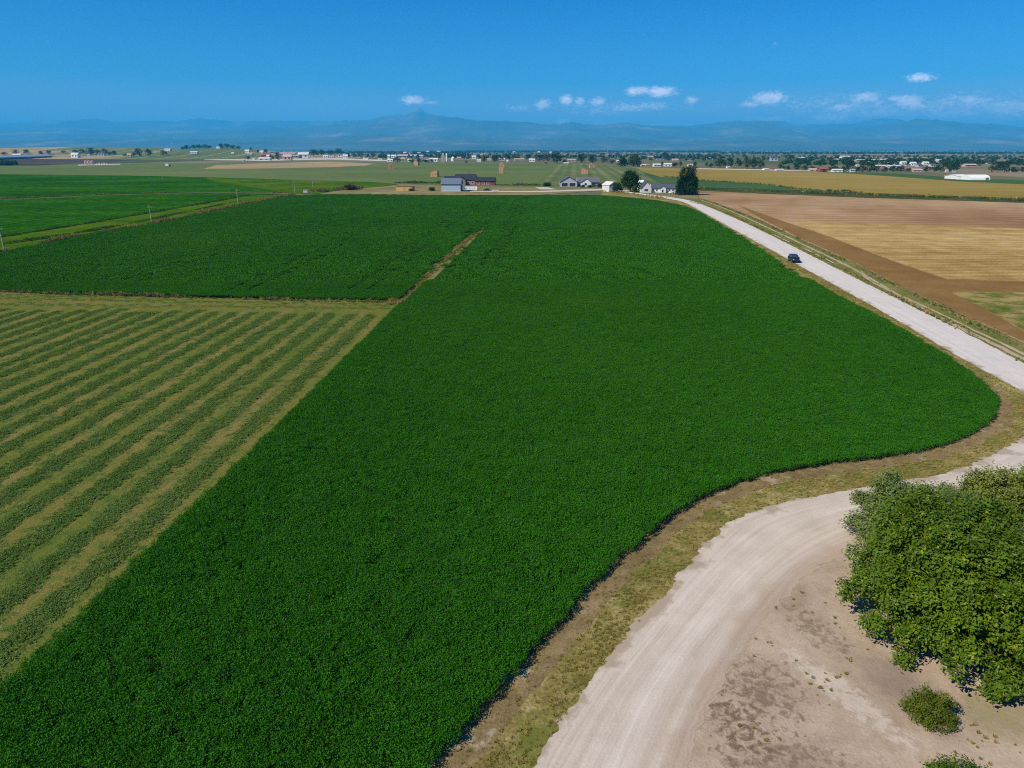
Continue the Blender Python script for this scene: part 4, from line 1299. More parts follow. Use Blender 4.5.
def place_far(i, loc, w, h, label, group):
    o = far_protos[i] if i not in used else copy_tree(far_protos[i])
    used.add(i)
    o.location = loc
    o.scale = (w, w, h)
    o.rotation_euler = (0, 0, random.uniform(0, 6.28))
    tag(o, label, 'tree', group)
for where, lst in far_list.items():
    lst = sorted(lst)
    for i, (px, pb, w, h) in enumerate(lst):
        p = gph(px, pb)
        s = scale_at(p)
        kind = 5 if (where.startswith('by the feedlot') and px > 60) else (3 if random.random() < .12 else random.choice([0, 1, 2, 4]))
        col = {5: 'reddish brown', 3: 'lighter green'}.get(kind, 'dark green')
        place_far(kind, p, w / s * 1.05, h / s, f'{col} tree {where}{nth(i, len(lst))}', f'trees {where}')
for i, (px, pb, w, h) in enumerate(sorted(hill_trees)):
    a = (px - 512) / F
    d = 2750.0
    x, y = a * d * math.cos(P) * 1.0, d
    x = a * (d * math.cos(P) + (H - 30) * math.sin(P))
    z = hz(x, y)
    s = F / (d * math.cos(P))
    place_far(random.choice([0, 1, 2, 4]), (x, y, z - 1), w / s, h / s, f'dark tree on top of the low green hill{nth(i, len(hill_trees))}', 'trees along the hill top')
for i, o in enumerate(far_protos):
    if i not in used:
        place_far(i, gp(345 + i, 158), 12, 12, 'small tree beside the pale road in front of the town', 'trees')

# far woods that read as one mass
def far_woods(name, spans, label):
    C_, N_, S_ = [], [], []
    for (x0, x1, yb0, yb1, n, hlo, hhi) in spans:
        for _ in range(n):
            px, pb = random.uniform(x0, x1), random.uniform(yb0, yb1)
            p = gp(px, pb)
            hgt, rad = random.uniform(hlo, hhi), random.uniform(hlo, hhi) * 0.7
            m = 26
            d = unit(m)
            c = np.array([p.x, p.y, hgt * 0.5]) + d * np.array([rad, rad, hgt * 0.5]) * rng.uniform(.6, 1.05, (m, 1))
            C_.append(c)
            N_.append(d + unit(m) * .4)
            S_.append(np.full(m, rad * 0.42))
    c, nr, sz = np.concatenate(C_), np.concatenate(N_), np.concatenate(S_)
    nr /= np.linalg.norm(nr, axis=1, keepdims=True)
    v, f = leaf_quads(c, nr, sz, 0.8)
    stuff(mesh_obj(name, v.tolist(), f.tolist(), M['leaf_far']), label)
far_woods('far_woods', [(318, 470, 151.6, 153.6, 520, 9, 16), (380, 470, 153.5, 158, 330, 6, 10), (455, 720, 151.4, 152.8, 620, 12, 22), (450, 720, 153.3, 159, 330, 6, 11),
                        (720, 1040, 152.4, 154.4, 560, 8, 15), (780, 1040, 155.5, 166, 380, 5, 9), (640, 780, 154, 161, 90, 5, 9), (230, 330, 152.4, 155, 70, 6, 9), (-100, 1150, 150.9, 151.4, 500, 12, 24)],
          'far belts of trees merging into a dark line below the mountains')


# ------------------------------------------------------------------ building helpers
class MB:
    def __init__(s):
        s.v, s.f = [], []
    def add(s, v, f):
        k = len(s.v)
        s.v += [tuple(q) for q in v]
        s.f += [tuple(i + k for i in q) for q in f]
        return s
    def box(s, x0, x1, y0, y1, z0, z1):
        v = [(x, y, z) for z in (z0, z1) for (x, y) in ((x0, y0), (x1, y0), (x1, y1), (x0, y1))]
        return s.add(v, [(3, 2, 1, 0), (4, 5, 6, 7), (0, 1, 5, 4), (1, 2, 6, 5), (2, 3, 7, 6), (3, 0, 4, 7)])
    def gable(s, x0, x1, y0, y1, z0, ze, zr, axis='x'):
        """house body: box with gable ends, ridge along AXIS"""
        if axis == 'x':
            ym = (y0 + y1) / 2
            v = [(x, y, z) for x in (x0, x1) for (y, z) in ((y0, z0), (y1, z0), (y1, ze), (ym, zr), (y0, ze))]
        else:
            xm = (x0 + x1) / 2
            v = [(x, y, z) for y in (y1, y0) for (x, z) in ((x0, z0), (x1, z0), (x1, ze), (xm, zr), (x0, ze))]
        return s.add(v, [(4, 3, 2, 1, 0), (5, 6, 7, 8, 9), (0, 1, 6, 5), (1, 2, 7, 6), (2, 3, 8, 7), (3, 4, 9, 8), (4, 0, 5, 9)])
    def roof(s, x0, x1, y0, y1, ze, zr, axis='x', o=0.5, t=0.22, up=0.03):
        """two roof slabs with overhang O above a gable body"""
        def slab(a, b, c, d):
            n = (Vector(b) - Vector(a)).cross(Vector(c) - Vector(a)).normalized()
            if n.z < 0:
                n = -n
            lo = [Vector(q) + n * up for q in (a, b, c, d)]
            hi = [q + n * t for q in lo]
            s.add(lo + hi, [(3, 2, 1, 0), (4, 5, 6, 7), (0, 1, 5, 4), (1, 2, 6, 5), (2, 3, 7, 6), (3, 0, 4, 7)])
        if axis == 'x':
            ym = (y0 + y1) / 2
            k = (zr - ze) / (ym - y0)
            slab((x0 - o, y0 - o, ze - k * o), (x1 + o, y0 - o, ze - k * o), (x1 + o, ym, zr), (x0 - o, ym, zr))
            slab((x1 + o, y1 + o, ze - k * o), (x0 - o, y1 + o, ze - k * o), (x0 - o, ym + .01, zr), (x1 + o, ym + .01, zr))
        else:
            xm = (x0 + x1) / 2
            k = (zr - ze) / (xm - x0)
            slab((x0 - o, y1 + o, ze - k * o), (x0 - o, y0 - o, ze - k * o), (xm, y0 - o, zr), (xm, y1 + o, zr))
            slab((x1 + o, y0 - o, ze - k * o), (x1 + o, y1 + o, ze - k * o), (xm + .01, y1 + o, zr), (xm + .01, y0 - o, zr))
        return s
    def cyl(s, p0, p1, r0, r1=None, seg=14):
        v, f = tube([p0, p1], [r0, r0 if r1 is None else r1], seg)
        return s.add(v, f)
    def build(s, name, mat, parent=None, smooth=False):
        return mesh_obj(name, s.v, s.f, mat, parent, smooth)
W = {}
W['white'] = plain('white_paint', (0.72, 0.71, 0.68), 0.6, var=0.06)
W['offwhite'] = plain('offwhite_siding', (0.60, 0.58, 0.54), 0.7, var=0.08, wave=(2, 0.4, 0.04))
W['bluegrey'] = plain('bluegrey_sheet_wall', (0.34, 0.42, 0.50), 0.5, 0.4, var=0.05, wave=(0, 0.6, 0.06))
W['bluegrey_roof'] = plain('bluegrey_sheet_roof', (0.13, 0.16, 0.21), 0.45, 0.4, var=0.06, wave=(0, 0.6, 0.08))
W['black_roof'] = plain('charcoal_shingle', (0.028, 0.034, 0.045), 0.85, 0.2, var=0.2)
W['grey_roof'] = plain('grey_shingle', (0.12, 0.115, 0.135), 0.9, 0.2, var=0.2)
W['slate_roof'] = plain('slate_blue_shingle', (0.07, 0.082, 0.11), 0.85, 0.2, var=0.2)
W['red_brick'] = plain('red_brick', (0.23, 0.085, 0.065), 0.9, 0.1, var=0.2, wave=(2, 0.3, 0.08))
W['tan_brick'] = plain('tan_brick', (0.30, 0.20, 0.14), 0.9, 0.1, var=0.25, wave=(2, 0.3, 0.08))
W['lav_wall'] = plain('pale_grey_siding', (0.42, 0.40, 0.44), 0.75, var=0.06, wave=(2, 0.35, 0.05))
W['dark'] = plain('dark_opening', (0.03, 0.03, 0.035), 0.5, 0.3)
W['glass'] = plain('window_glass', (0.035, 0.045, 0.06), 0.12, 0.6)
W['yellow'] = plain('yellow_sheet', (0.55, 0.38, 0.10), 0.6, var=0.12, wave=(0, 0.5, 0.06))
W['rust'] = plain('rusty_orange', (0.30, 0.13, 0.05), 0.8, var=0.25)
W['straw'] = plain('straw_bale', (0.55, 0.30, 0.15), 0.95, 0.05, var=0.25, scale=0.9, wave=(2, 0.9, 0.12))
W['pole'] = plain('weathered_pole', (0.42, 0.37, 0.30), 0.9, 0.1, var=0.2)
W['pink'] = plain('pinkish_stucco', (0.50, 0.36, 0.30), 0.8, var=0.1)
W['tan'] = plain('tan_stucco', (0.36, 0.29, 0.20), 0.85, var=0.12)
W['redroof'] = plain('red_roof', (0.26, 0.09, 0.06), 0.8, var=0.15)
W['concrete'] = plain('pale_concrete', (0.55, 0.52, 0.46), 0.9, var=0.12)
W['tyre'] = plain('tyre_rubber', (0.018, 0.018, 0.018), 0.85, 0.2)
W['rim'] = plain('alloy_rim', (0.35, 0.35, 0.36), 0.35, 0.5, 0.7)
W['carblue'] = plain('dark_blue_paint', (0.007, 0.010, 0.030), 0.25, 0.5, var=0.03)
W['lamp'] = plain('lamp_lens', (0.6, 0.6, 0.6), 0.15, 0.6)
W['steel'] = plain('grey_steel', (0.22, 0.22, 0.23), 0.5, 0.4, 0.4)
W['cream_pipe'] = plain('cream_pipe', (0.42, 0.38, 0.27), 0.7, var=0.2)
W['tank'] = plain('cream_tank', (0.58, 0.42, 0.34), 0.6, var=0.08)

def win(parent, x0, x1, y, z0, z1, frame='white', glass='glass', name='window'):
    """a framed pane standing proud of a wall whose outer face lies at Y (facing -Y)"""
    t = 0.14
    f = MB().box(x0, x1, y - .06, y + .02, z1 - t, z1).box(x0, x1, y - .06, y + .02, z0, z0 + t).box(x0, x0 + t, y - .06, y + .02, z0 + t, z1 - t).box(x1 - t, x1, y - .06, y + .02, z0 + t, z1 - t)
    o = f.build(name, W[frame], parent)
    MB().box(x0 + t + .003, x1 - t - .003, y - .03, y + .015, z0 + t + .003, z1 - t - .003).build('pane', W[glass], o)
    return o
def at_px(px, pb):
    p = gp(px, pb)
    p.z = 0.05
    return p

# ---- blue grey barn
p = at_px(451, 191.4)
t = thing('barn', 'blue grey metal barn at the far edge of the crop', 'barn', p, R(-4))
MB().gable(-6.8, 6.8, 0, 11, -.1, 5.0, 8.6).build('wall', W['bluegrey'], t)
MB().roof(-6.8, 6.8, 0, 11, 5.0, 8.6, o=0.5).build('roof', W['bluegrey_roof'], t)
MB().box(6.803, 6.87, 3.2, 8.0, 0, 4.2).build('door', W['dark'], t)
MB().box(-6.9, 6.9, -.12, -.003, -.05, 0.45).build('plinth', W['concrete'], t)
# ---- brick ranch house with charcoal roofs
p = at_px(470, 185.2)
t = thing('house', 'long brick farm house with charcoal roofs behind the blue grey barn', 'house', p, R(-3))
MB().gable(-12.5, 4.0, 2, 14, -.1, 4.4, 8.4).build('wall', W['tan_brick'], t)
MB().gable(4.01, 20.5, 0, 11, -.1, 3.4, 6.0).build('wall', W['red_brick'], t)
MB().gable(-22, -12.51, 3, 13, -.1, 4.2, 6.8).build('wall', W['tan_brick'], t)
MB().gable(-9.5, -3.5, -2, 3, -.1, 3.6, 6.3, 'y').build('wall', W['tan_brick'], t)
r_ = MB().roof(-12.5, 4.0, 2, 14, 4.4, 8.4, o=.6).build('roof', W['black_roof'], t)
MB().box(-1.5, -.5, 7.4, 8.4, 7.9, 9.6).build('chimney', W['red_brick'], r_)
MB().roof(4.7, 20.5, 0, 11, 3.4, 6.0, o=.6).build('roof', W['black_roof'], t)
MB().roof(-22, -13.2, 3, 13, 4.2, 6.8, o=.6).build('roof', W['black_roof'], t)
MB().roof(-9.5, -3.5, -2, 2.2, 3.6, 6.3, 'y', o=.6).build('roof', W['black_roof'], t)
for x0 in (5.6, 9.8, 13.6):
    win(t, x0, x0 + 2.4, -.003, .2, 2.7, 'white', 'redroof', 'garage_door')
for x0 in (-2.4, 1.0):
    win(t, x0, x0 + 1.8, 1.997, 1.0, 2.8)
win(t, -7.4, -5.6, -2.003, .1, 2.6, 'white', 'dark', 'door')
# ---- camper trailer
p = at_px(470.8, 191.2)
t = thing('camper_trailer', 'white camper trailer parked beside the blue grey barn', 'camper', p, R(2))
bm_ = bmesh.new()
bmesh.ops.create_cube(bm_, size=1)
bmesh.ops.scale(bm_, vec=(9.6, 2.5, 2.5), verts=bm_.verts)
bmesh.ops.translate(bm_, vec=(0, 0, 1.85), verts=bm_.verts)
bmesh.ops.bevel(bm_, geom=bm_.edges[:], offset=0.3, segments=3, affect='EDGES')
me = bpy.data.meshes.new('body')
bm_.to_mesh(me)
bm_.free()
me.materials.append(W['white'])
o = bpy.data.objects.new('body', me)
COL.objects.link(o)
o.parent = t
for x0 in (-3.6, -1.2, 2.2):
    MB().box(x0, x0 + 0.9, -1.275, -1.252, 1.9, 2.4).build('window', W['glass'], t)
MB().box(1.0, 1.7, -1.28, -1.253, 0.75, 2.6).build('door', W['offwhite'], t)
for x0 in (-.9, .2):
    MB().cyl((x0, -1.3, .38), (x0, -1.02, .38), .38).build('wheel', W['tyre'], t)
    MB().cyl((x0, 1.02, .38), (x0, 1.3, .38), .38).build('wheel', W['tyre'], t)
MB().box(4.8, 6.3, -.12, .12, .45, .6).build('hitch', W['steel'], t)

# ---- cars
def car(label, loc, rz, paint, suv=True, k=1.0, name='parked_car'):
    t = thing(name, label, 'car', loc, rz)
    prof = [(-2.35, .42), (-2.38, .75), (-2.30, 1.02), (2.02, 1.02 if False else 1.02), (2.30, .86), (2.36, .42)] if not suv else [(-2.32, .42), (-2.36, .8), (-2.30, 1.08), (1.05, 1.10), (2.10, 0.98), (2.30, .82), (2.34, .42)]
    cab = [(-2.22, 1.07), (-1.95, 1.66), (-.1, 1.74), (.42, 1.68), (1.20, 1.085)]
    def extr(pr, w0, w1, ztop):
        v = []
        for sgn in (-1, 1):
            for (x, z) in pr:
                w = w0 + (w1 - w0) * max(0, (z - 1.05)) / (ztop - 1.05) if ztop > 1.05 else w0
                v.append((x, sgn * w, z))
        n = len(pr)
        f = [tuple(range(n)), tuple(range(2 * n - 1, n - 1, -1))]
        for i in range(n):
            j = (i + 1) % n
            f.append((i, i + n, j + n, j))
        return v, f
    bm_ = bmesh.new()
    v, f = extr(prof, .94, .94, 0)
    vs = [bm_.verts.new(q) for q in v]
    for q in f:
        bm_.faces.new([vs[i] for i in q])
    bmesh.ops.recalc_face_normals(bm_, faces=bm_.faces)
    bmesh.ops.bevel(bm_, geom=bm_.edges[:], offset=0.07, segments=2, affect='EDGES')
    me = bpy.data.meshes.new('body')
    bm_.to_mesh(me)
    bm_.free()
    me.materials.append(W[paint])
    b = bpy.data.objects.new('body', me)
    COL.objects.link(b)
    b.parent = t
    v, f = extr(cab, .88, .68, 1.74)
    MB().add(v, f).build('cabin', W[paint], t)
    # glass set just proud of the cabin
    def quad(a, b_, c, d, nm):
        a, b_, c, d = map(Vector, (a, b_, c, d))
        n = (b_ - a).cross(d - a).normalized()
        MB().add([q + n * .012 for q in (a, b_, c, d)] + [q - n * .01 for q in (a, b_, c, d)], [(0, 1, 2, 3), (7, 6, 5, 4), (0, 4, 5, 1), (1, 5, 6, 2), (2, 6, 7, 3), (3, 7, 4, 0)]).build(nm, W['glass'], t)
    quad((1.12, -.78, 1.14), (1.12, .78, 1.14), (.50, .66, 1.62), (.50, -.66, 1.62), 'windshield')
    quad((-2.19, .78, 1.14), (-2.19, -.78, 1.14), (-1.98, -.66, 1.60), (-1.98, .66, 1.60), 'rear_window')
    for sg in (-1, 1):
        w0, w1 = .862 * sg, .735 * sg
        pts_ = [(-1.95, w0, 1.14), (.95, w0, 1.14), (.36, w1, 1.58), (-1.78, w1, 1.56)]
        if sg > 0:
            pts_ = pts_[::-1]
        quad(*pts_, 'side_window')
        for xw in (-1.42, 1.42):
            wh = MB().cyl((xw, sg * .70, .36), (xw, sg * .955, .36), .36, seg=20).build('wheel', W['tyre'], t)
            MB().cyl((xw, sg * .957, .36), (xw, sg * .975, .36), .22, seg=16).build('rim', W['rim'], wh)
        MB().box(2.22, 2.345, sg * .78 - .14, sg * .78 + .14, .72, .86).build('headlight', W['lamp'], t)
        MB().box(-2.40, -2.33, sg * .80 - .1, sg * .80 + .1, .78, .98).build('tail_light', W['redroof'], t)
        MB().box(.78, 1.0, sg * .96 - .1, sg * .96 + .1, 1.08, 1.22).build('side_mirror', W[paint], t)
    MB().box(2.335, 2.375, -.55, .55, .52, .78).build('grille', W['dark'], t)
    return t
c0 = gp(793.6, 261.8)
rd = (gp(830, 281) - gp(760, 244.5)).normalized()
car('dark blue car driving towards the camera on the gravel road', (c0.x, c0.y, 0.055), math.atan2(rd.y, rd.x), 'carblue', True, name='car').scale = (1.03, 1.03, 1.08)
p = at_px(486.5, 191.0)
car('dark car parked to the right of the white camper', p, R(184), 'carblue', True)
# ---- small white flatbed trailer right of the car
p = at_px(495.5, 191.5)
t = thing('flatbed_trailer', 'low white flatbed trailer right of the parked dark car', 'trailer', p, R(1))
MB().box(-2.4, 2.4, -1, 1, .55, .75).build('deck', W['white'], t)
for x0 in (-.5, .5):
    for y0 in (-1.02, .82):
        MB().cyl((x0, y0, .33), (x0, y0 + .2, .33), .33).build('wheel', W['tyre'], t)
MB().box(2.4, 3.6, -.08, .08, .5, .6).build('hitch', W['steel'], t)

# ---- yellow low shed
p = at_px(404.5, 190.9)
t = thing('shed', 'long low yellow shed with rusty roof left of the barn', 'shed', p, R(-3))
MB().box(-6.0, 5.4, 0, 4.5, -.1, 3.0).build('wall', W['yellow'], t)
MB().box(-6.2, 6.6, -.3, 4.8, 3.003, 3.25).build('roof', W['rust'], t)
MB().box(5.403, 6.5, .1, 4.4, -.1, 3.0).build('side_panel', W['rust'], t)
MB().box(-1.2, .6, -.05, -.003, 0, 2.2).build('door', W['tan'], t)

# ---- grey garage house
p = at_px(580, 186.6)
t = thing('house', 'pale grey house with two dark garage doors and front gables', 'house', p, R(-2))
MB().gable(-16, -2.5, -2, 10, -.1, 3.9, 7.6, 'y').build('wall', W['lav_wall'], t)
MB().gable(-2.49, 15, 1, 11, -.1, 3.4, 6.8).build('wall', W['lav_wall'], t)
MB().gable(1.0, 8.4, -1.2, 1.5, -.1, 3.5, 6.1, 'y').build('wall', W['white'], t)
MB().roof(-16, -2.5, -2, 10, 3.9, 7.6, 'y', o=.6).build('roof', W['grey_roof'], t)
r_ = MB().roof(-1.7, 15, 1, 11, 3.4, 6.8, o=.6).build('roof', W['grey_roof'], t)
MB().box(11, 12, 5.5, 6.5, 6.2, 8.0).build('chimney', W['tan_brick'], r_)
MB().roof(1.0, 8.4, -1.2, 1.6, 3.5, 6.1, 'y', o=.5).build('roof', W['grey_roof'], t)
for x0 in (-14.8, -8.7):
    win(t, x0, x0 + 5.0, -2.003, 0, 3.0, 'white', 'dark', 'garage_door')
win(t, 3.2, 5.4, -1.203, 0.8, 2.8)
win(t, 10.0, 12.4, .997, .9, 2.7)
win(t, -1.9, .2, .997, 0, 2.5, 'white', 'dark', 'door')
for x0 in (-2.2, .6, 9.0):
    MB().box(x0, x0 + .3, -.9, -.6, -.1, 3.2).build('porch_post', W['white'], t)
# ---- white metal shed
p = at_px(613.5, 191.9)
t = thing('shed', 'white metal shed with gable end behind the small round tree', 'shed', p, R(22))
MB().gable(-3.6, 3.6, 0, 10, -.1, 4.4, 6.6, 'y').build('wall', W['offwhite'], t)
MB().roof(-3.6, 3.6, 0, 10, 4.4, 6.6, 'y', o=.3).build('roof', W['offwhite'], t)
MB().box(-1.8, 1.8, -.06, -.003, 0, 3.6).build('door', W['offwhite'], t)
# ---- white farm house
p = at_px(656, 192.6)
t = thing('house', 'low white farm house with slate blue roofs beside the tallest tree', 'house', p, R(-3))
MB().gable(-3.5, 13.4, 0, 9, -.1, 3.0, 5.3).build('wall', W['white'], t)
MB().gable(-10.5, -3.51, -2, 9, -.1, 3.2, 7.4, 'y').build('wall', W['offwhite'], t)
MB().gable(2.2, 6.4, -1.4, .5, -.1, 2.8, 4.4, 'y').build('wall', W['white'], t)
r_ = MB().roof(-2.8, 13.4, 0, 9, 3.0, 5.3, o=.5).build('roof', W['slate_roof'], t)
MB().box(8, 8.9, 3.9, 4.9, 4.9, 6.4).build('chimney', W['red_brick'], r_)
MB().roof(-10.5, -3.5, -2, 9, 3.2, 7.4, 'y', o=.5).build('roof', W['slate_roof'], t)
MB().roof(2.2, 6.4, -1.4, .6, 2.8, 4.4, 'y', o=.4).build('roof', W['slate_roof'], t)
for x0 in (-2.6, -.2, 8.2, 10.8):
    win(t, x0, x0 + 1.3, -.003, .9, 2.3)
win(t, 3.6, 4.9, -1.403, 0, 2.2, 'white', 'dark', 'door')
win(t, -8.4, -5.6, -2.003, .8, 2.6)
# small white outbuilding behind
p = at_px(640, 189.2)
t = thing('shed', 'small white outbuilding behind the slate roofed house', 'shed', p, 0)
MB().gable(-2.5, 2.5, 0, 5, -.1, 4.8, 6.3, 'x').build('wall', W['white'], t)
MB().roof(-2.5, 2.5, 0, 5, 4.8, 6.3, 'x', o=.3).build('roof', W['white'], t)
p = at_px(671, 194.2)
t = thing('propane_tank', 'small white gas tank in the yard below the tallest tree', 'tank', p, 0)
MB().cyl((-1.6, 0, .9), (1.6, 0, .9), .55).build('tank', W['offwhite'], t, True)
for x0 in (-1.0, 1.0):
    MB().box(x0 - .15, x0 + .15, -.4, .4, 0, .5).build('leg', W['concrete'], t)

# ---- stacks of hay bales
stacks = [(391, 169.0, 5.2, 5.4, 'straw stack farthest left in the meadow before the trees'), (416, 165.4, 4.6, 4.4, 'straw stack at the far meadow edge near the dark bushes'), (434, 176.7, 7.0, 5.4, 'largest straw stack, above the low dark hedge left of the barn'),
          (501.8, 167.6, 5.2, 5.2, 'farther of the two straw stacks lined up above each other'), (501.2, 173.4, 4.8, 5.4, 'nearer of the two straw stacks lined up above each other'), (584.6, 174.0, 6.6, 5.0, 'straw stack just above the roof of the grey garage house'), (592.4, 167.8, 5.2, 4.2, 'straw stack behind the grey house, near the dark tree clump')]
for (px, pb, w, h, lb) in stacks:
    p = gp(px, pb)
    s = scale_at(p)
    t = thing('straw_stack', lb, 'straw stack', p, random.uniform(-.25, .25), 'straw stacks in the meadow')
    ww, hh = w / s, h / s
    nx_, nz_ = max(3, int(ww / 2.2)), 5
    m_ = MB()
    for j in range(nz_):
        for i in range(nx_):
            if j == nz_ - 1 and i in (0, nx_ - 1) and random.random() < .6:
                continue
            e = .05
            x0 = -ww / 2 + ww * i / nx_ + random.uniform(-.08, .08)
            m_.box(x0 + e, x0 + ww / nx_ - e, random.uniform(-.15, .15), ww * .8, hh * j / nz_ + .02, hh * (j + 1) / nz_ - .02)
    o_ = m_.build('bale', W['straw'], t)
    o_['kind'] = 'stuff'

# ---- utility poles along the ditch
def pole(px, pb, h, label):
    p = gp(px, pb)
    t = thing('utility_pole', label, 'pole', (p.x, p.y, 0), R(20), 'poles along the left ditch')
    MB().cyl((0, 0, -.2), (0, 0, h), .16, .11, 10).build('post', W['pole'], t)
    MB().box(-.75, .75, -.19, -.11, h - .75, h - .6).build('crossarm', W['pole'], t)
    for x0 in (-.65, 0.0, .65):
        MB().cyl((x0, -.15, h - .6 if x0 else h), (x0, -.15 if x0 else 0, h - .4 if x0 else h + .2), .06, .05, 8).build('insulator', W['white'], t)
pole(4, 248.5, 6.4, 'pale utility pole nearest the camera on the ditch bank')
pole(152, 223.5, 7.0, 'pale utility pole midway along the weedy ditch')
pole(238, 202.5, 7.2, 'pale utility pole near the far end of the ditch')
pole(295, 193.2, 7.4, 'pale utility pole at the corner of the crop field')
pole(313, 187.5, 7.2, 'farthest pale utility pole beyond the crop corner')
pole(162.6, 178.5, 7.0, 'faint pole standing in the bright green left field')

# ---- pump box at the field corner
p = gp(305.5, 193.3)
t = thing('pump_box', 'small white pump box at the corner of the crop', 'pump box', (p.x, p.y, 0.06), R(15))
MB().box(-1.3, 1.3, 0, 1.8, .3, 2.0).build('housing', W['white'], t)
MB().box(-1.4, 1.4, -.1, 1.9, 2.003, 2.12).build('lid', W['offwhite'], t)
for x0 in (-1.1, .9):
    MB().box(x0, x0 + .2, .2, 1.6, 0, .3).build('leg', W['concrete'], t)
# ---- white irrigation pipe lengths along the road
for i, (a, b) in enumerate([((769, 236.0), (776, 239.2)), ((778, 240.3), (785, 243.6)), ((800, 250.2), (809, 254.4)), ((811, 255.6), (817, 258.4)), ((821, 260.4), (829, 264.4))]):
    q0, q1 = gp(a[0] + 4.5, a[1] - .8), gp(b[0] + 4.5, b[1] - .8)
    q0.z = q1.z = .17
    o_ = MB().cyl(q0, q1, .12, .12, 10).build('irrigation_pipe', W['cream_pipe'])
    tag(o_, f'cream irrigation pipe lying in the roadside grass{["", "", "", "", ""][i]}' + [' farthest from the car', ', second behind the car', ' right beside the blue car', ' just past the blue car', ' nearest the camera'][i], 'pipe', 'irrigation pipes beside the road')

# ---- oil tanks and other left-hand things
for i, (px, lb) in enumerate([(86.3, 'left cream storage tank of the row of three'), (89.3, 'middle cream storage tank of the row of three'), (92.4, 'right cream storage tank of the row of three')]):
    p = gp(px, 164.8)
    t = thing('storage_tank', lb, 'tank', (p.x, p.y, .1), 0, 'storage tanks on the pale pad')
    MB().cyl((0, 0, 0), (0, 0, 7.2), 2.3, 2.3, 20).build('shell', W['tank'], t, False)
    MB().cyl((0, 0, 7.2), (0, 0, 7.8), 2.3, .3, 20).build('lid', W['tank'], t)
    MB().box(-.25, .25, -2.45, -2.32, 0, 7.4).build('ladder', W['steel'], t)
p = gp(102, 164.3)
t = thing('pipe_rack', 'low pinkish equipment row right of the storage tanks', 'equipment', (p.x, p.y, .1), 0)
for k_ in range(5):
    MB().box(-12 + k_ * 5, -9 + k_ * 5, 0, 3, 0, 1.6 + (k_ % 2) * 1.2).build('housing', W['pink'], t)
p = gp(168.3, 166.6)
t = thing('truck', 'white box truck standing alone in the grey meadow', 'truck', (p.x, p.y, .1), R(4))
MB().box(-4.2, 1.2, -1.25, 1.25, .9, 4.6).build('cargo_box', W['white'], t)
MB().box(1.5, 4.0, -1.1, 1.1, .7, 3.1).build('cab', W['dark'], t)
for x0 in (-2.8, 2.7):
    for y0 in (-1.2, .9):
        MB().cyl((x0, y0, .5), (x0, y0 + .3, .5), .5).build('wheel', W['tyre'], t)
# long cattle sheds
def long_shed(x0px, y0px, x1px, y1px, label, hgt=7.0):
    a, b = gp(x0px, y0px), gp(x1px, y1px)
    d = b - a
    L = d.length
    t = thing('cattle_shed', label, 'shed', (a.x, a.y, .1), math.atan2(d.y, d.x), 'long sheds at the feedlot')
    MB().gable(0, L, 0, 26, -.1, hgt * .55, hgt, 'x').build('wall', W['dark'], t)
    MB().roof(0, L, 0, 26, hgt * .55, hgt, 'x', o=1.5, t=.4).build('roof', plain('pale_sheet_roof', (0.30, 0.34, 0.42), 0.5), t)
long_shed(-25, 160.8, 52, 157.6, 'long dark cattle shed with pale roof at the feedlot', 11)
long_shed(-30, 157.2, 22, 156.2, 'farther cattle shed with pale roof behind the first', 10)
long_shed(55, 157.3, 95, 156.4, 'low dark shed with pale roof right of the feedlot', 7)
# silage heap, dark
far_woods('silage_heap', [(-40, 17, 163.6, 165.6, 90, 5, 8)], 'dark mass of bushes in front of the cattle sheds')

# ------------------------------------------------------------------ far houses
hp = {}
def house_proto(wall, roof, tall=False):
    t = thing('house', 'x', 'house', (0, 0, 0))
    ze = .62
    MB().gable(-.5, .5, -.5, .5, 0, ze, 1.0, 'x').build('wall', W[wall], t)
    MB().roof(-.5, .5, -.5, .5, ze, 1.0, 'x', o=.05, t=.05, up=.012).build('roof', W[roof], t)
    for x0 in (-.32, .14):
        MB().box(x0, x0 + .17, -.515, -.501, .22, .48).build('window', W['glass'], t)
    return t
def far_house(px, pb, w, h, kind, label, group, hill=False):
    if hill:
        d = 2700.0
        x = (px - 512) / F * (d * math.cos(P))
        p = Vector((x, d, hz(x, d) - .5))
        s = F / (d * math.cos(P))
    else:
        p = gph(px, pb)
        s = scale_at(p)
    key = kind
    if key not in hp:
        o = hp[key] = house_proto(*KINDS[kind][:2])
    else:
        o = copy_tree(hp[key])
    ww, hh = w / s, h / s
    o.location = (p.x, p.y, p.z)
    o.scale = (ww, min(max(ww * .6, 8), 26), hh)
    o.rotation_euler = (0, 0, random.uniform(-.12, .12))
    tag(o, label, 'house', group)
KINDS = {'w': ('white', 'offwhite', 'white'), 'g': ('offwhite', 'grey_roof', 'grey roofed'), 'p': ('pink', 'pink', 'pinkish'), 't': ('tan', 'tan', 'tan'), 'r': ('redroof', 'redroof', 'dark red'), 'b': ('lav_wall', 'slate_roof', 'blue grey')}
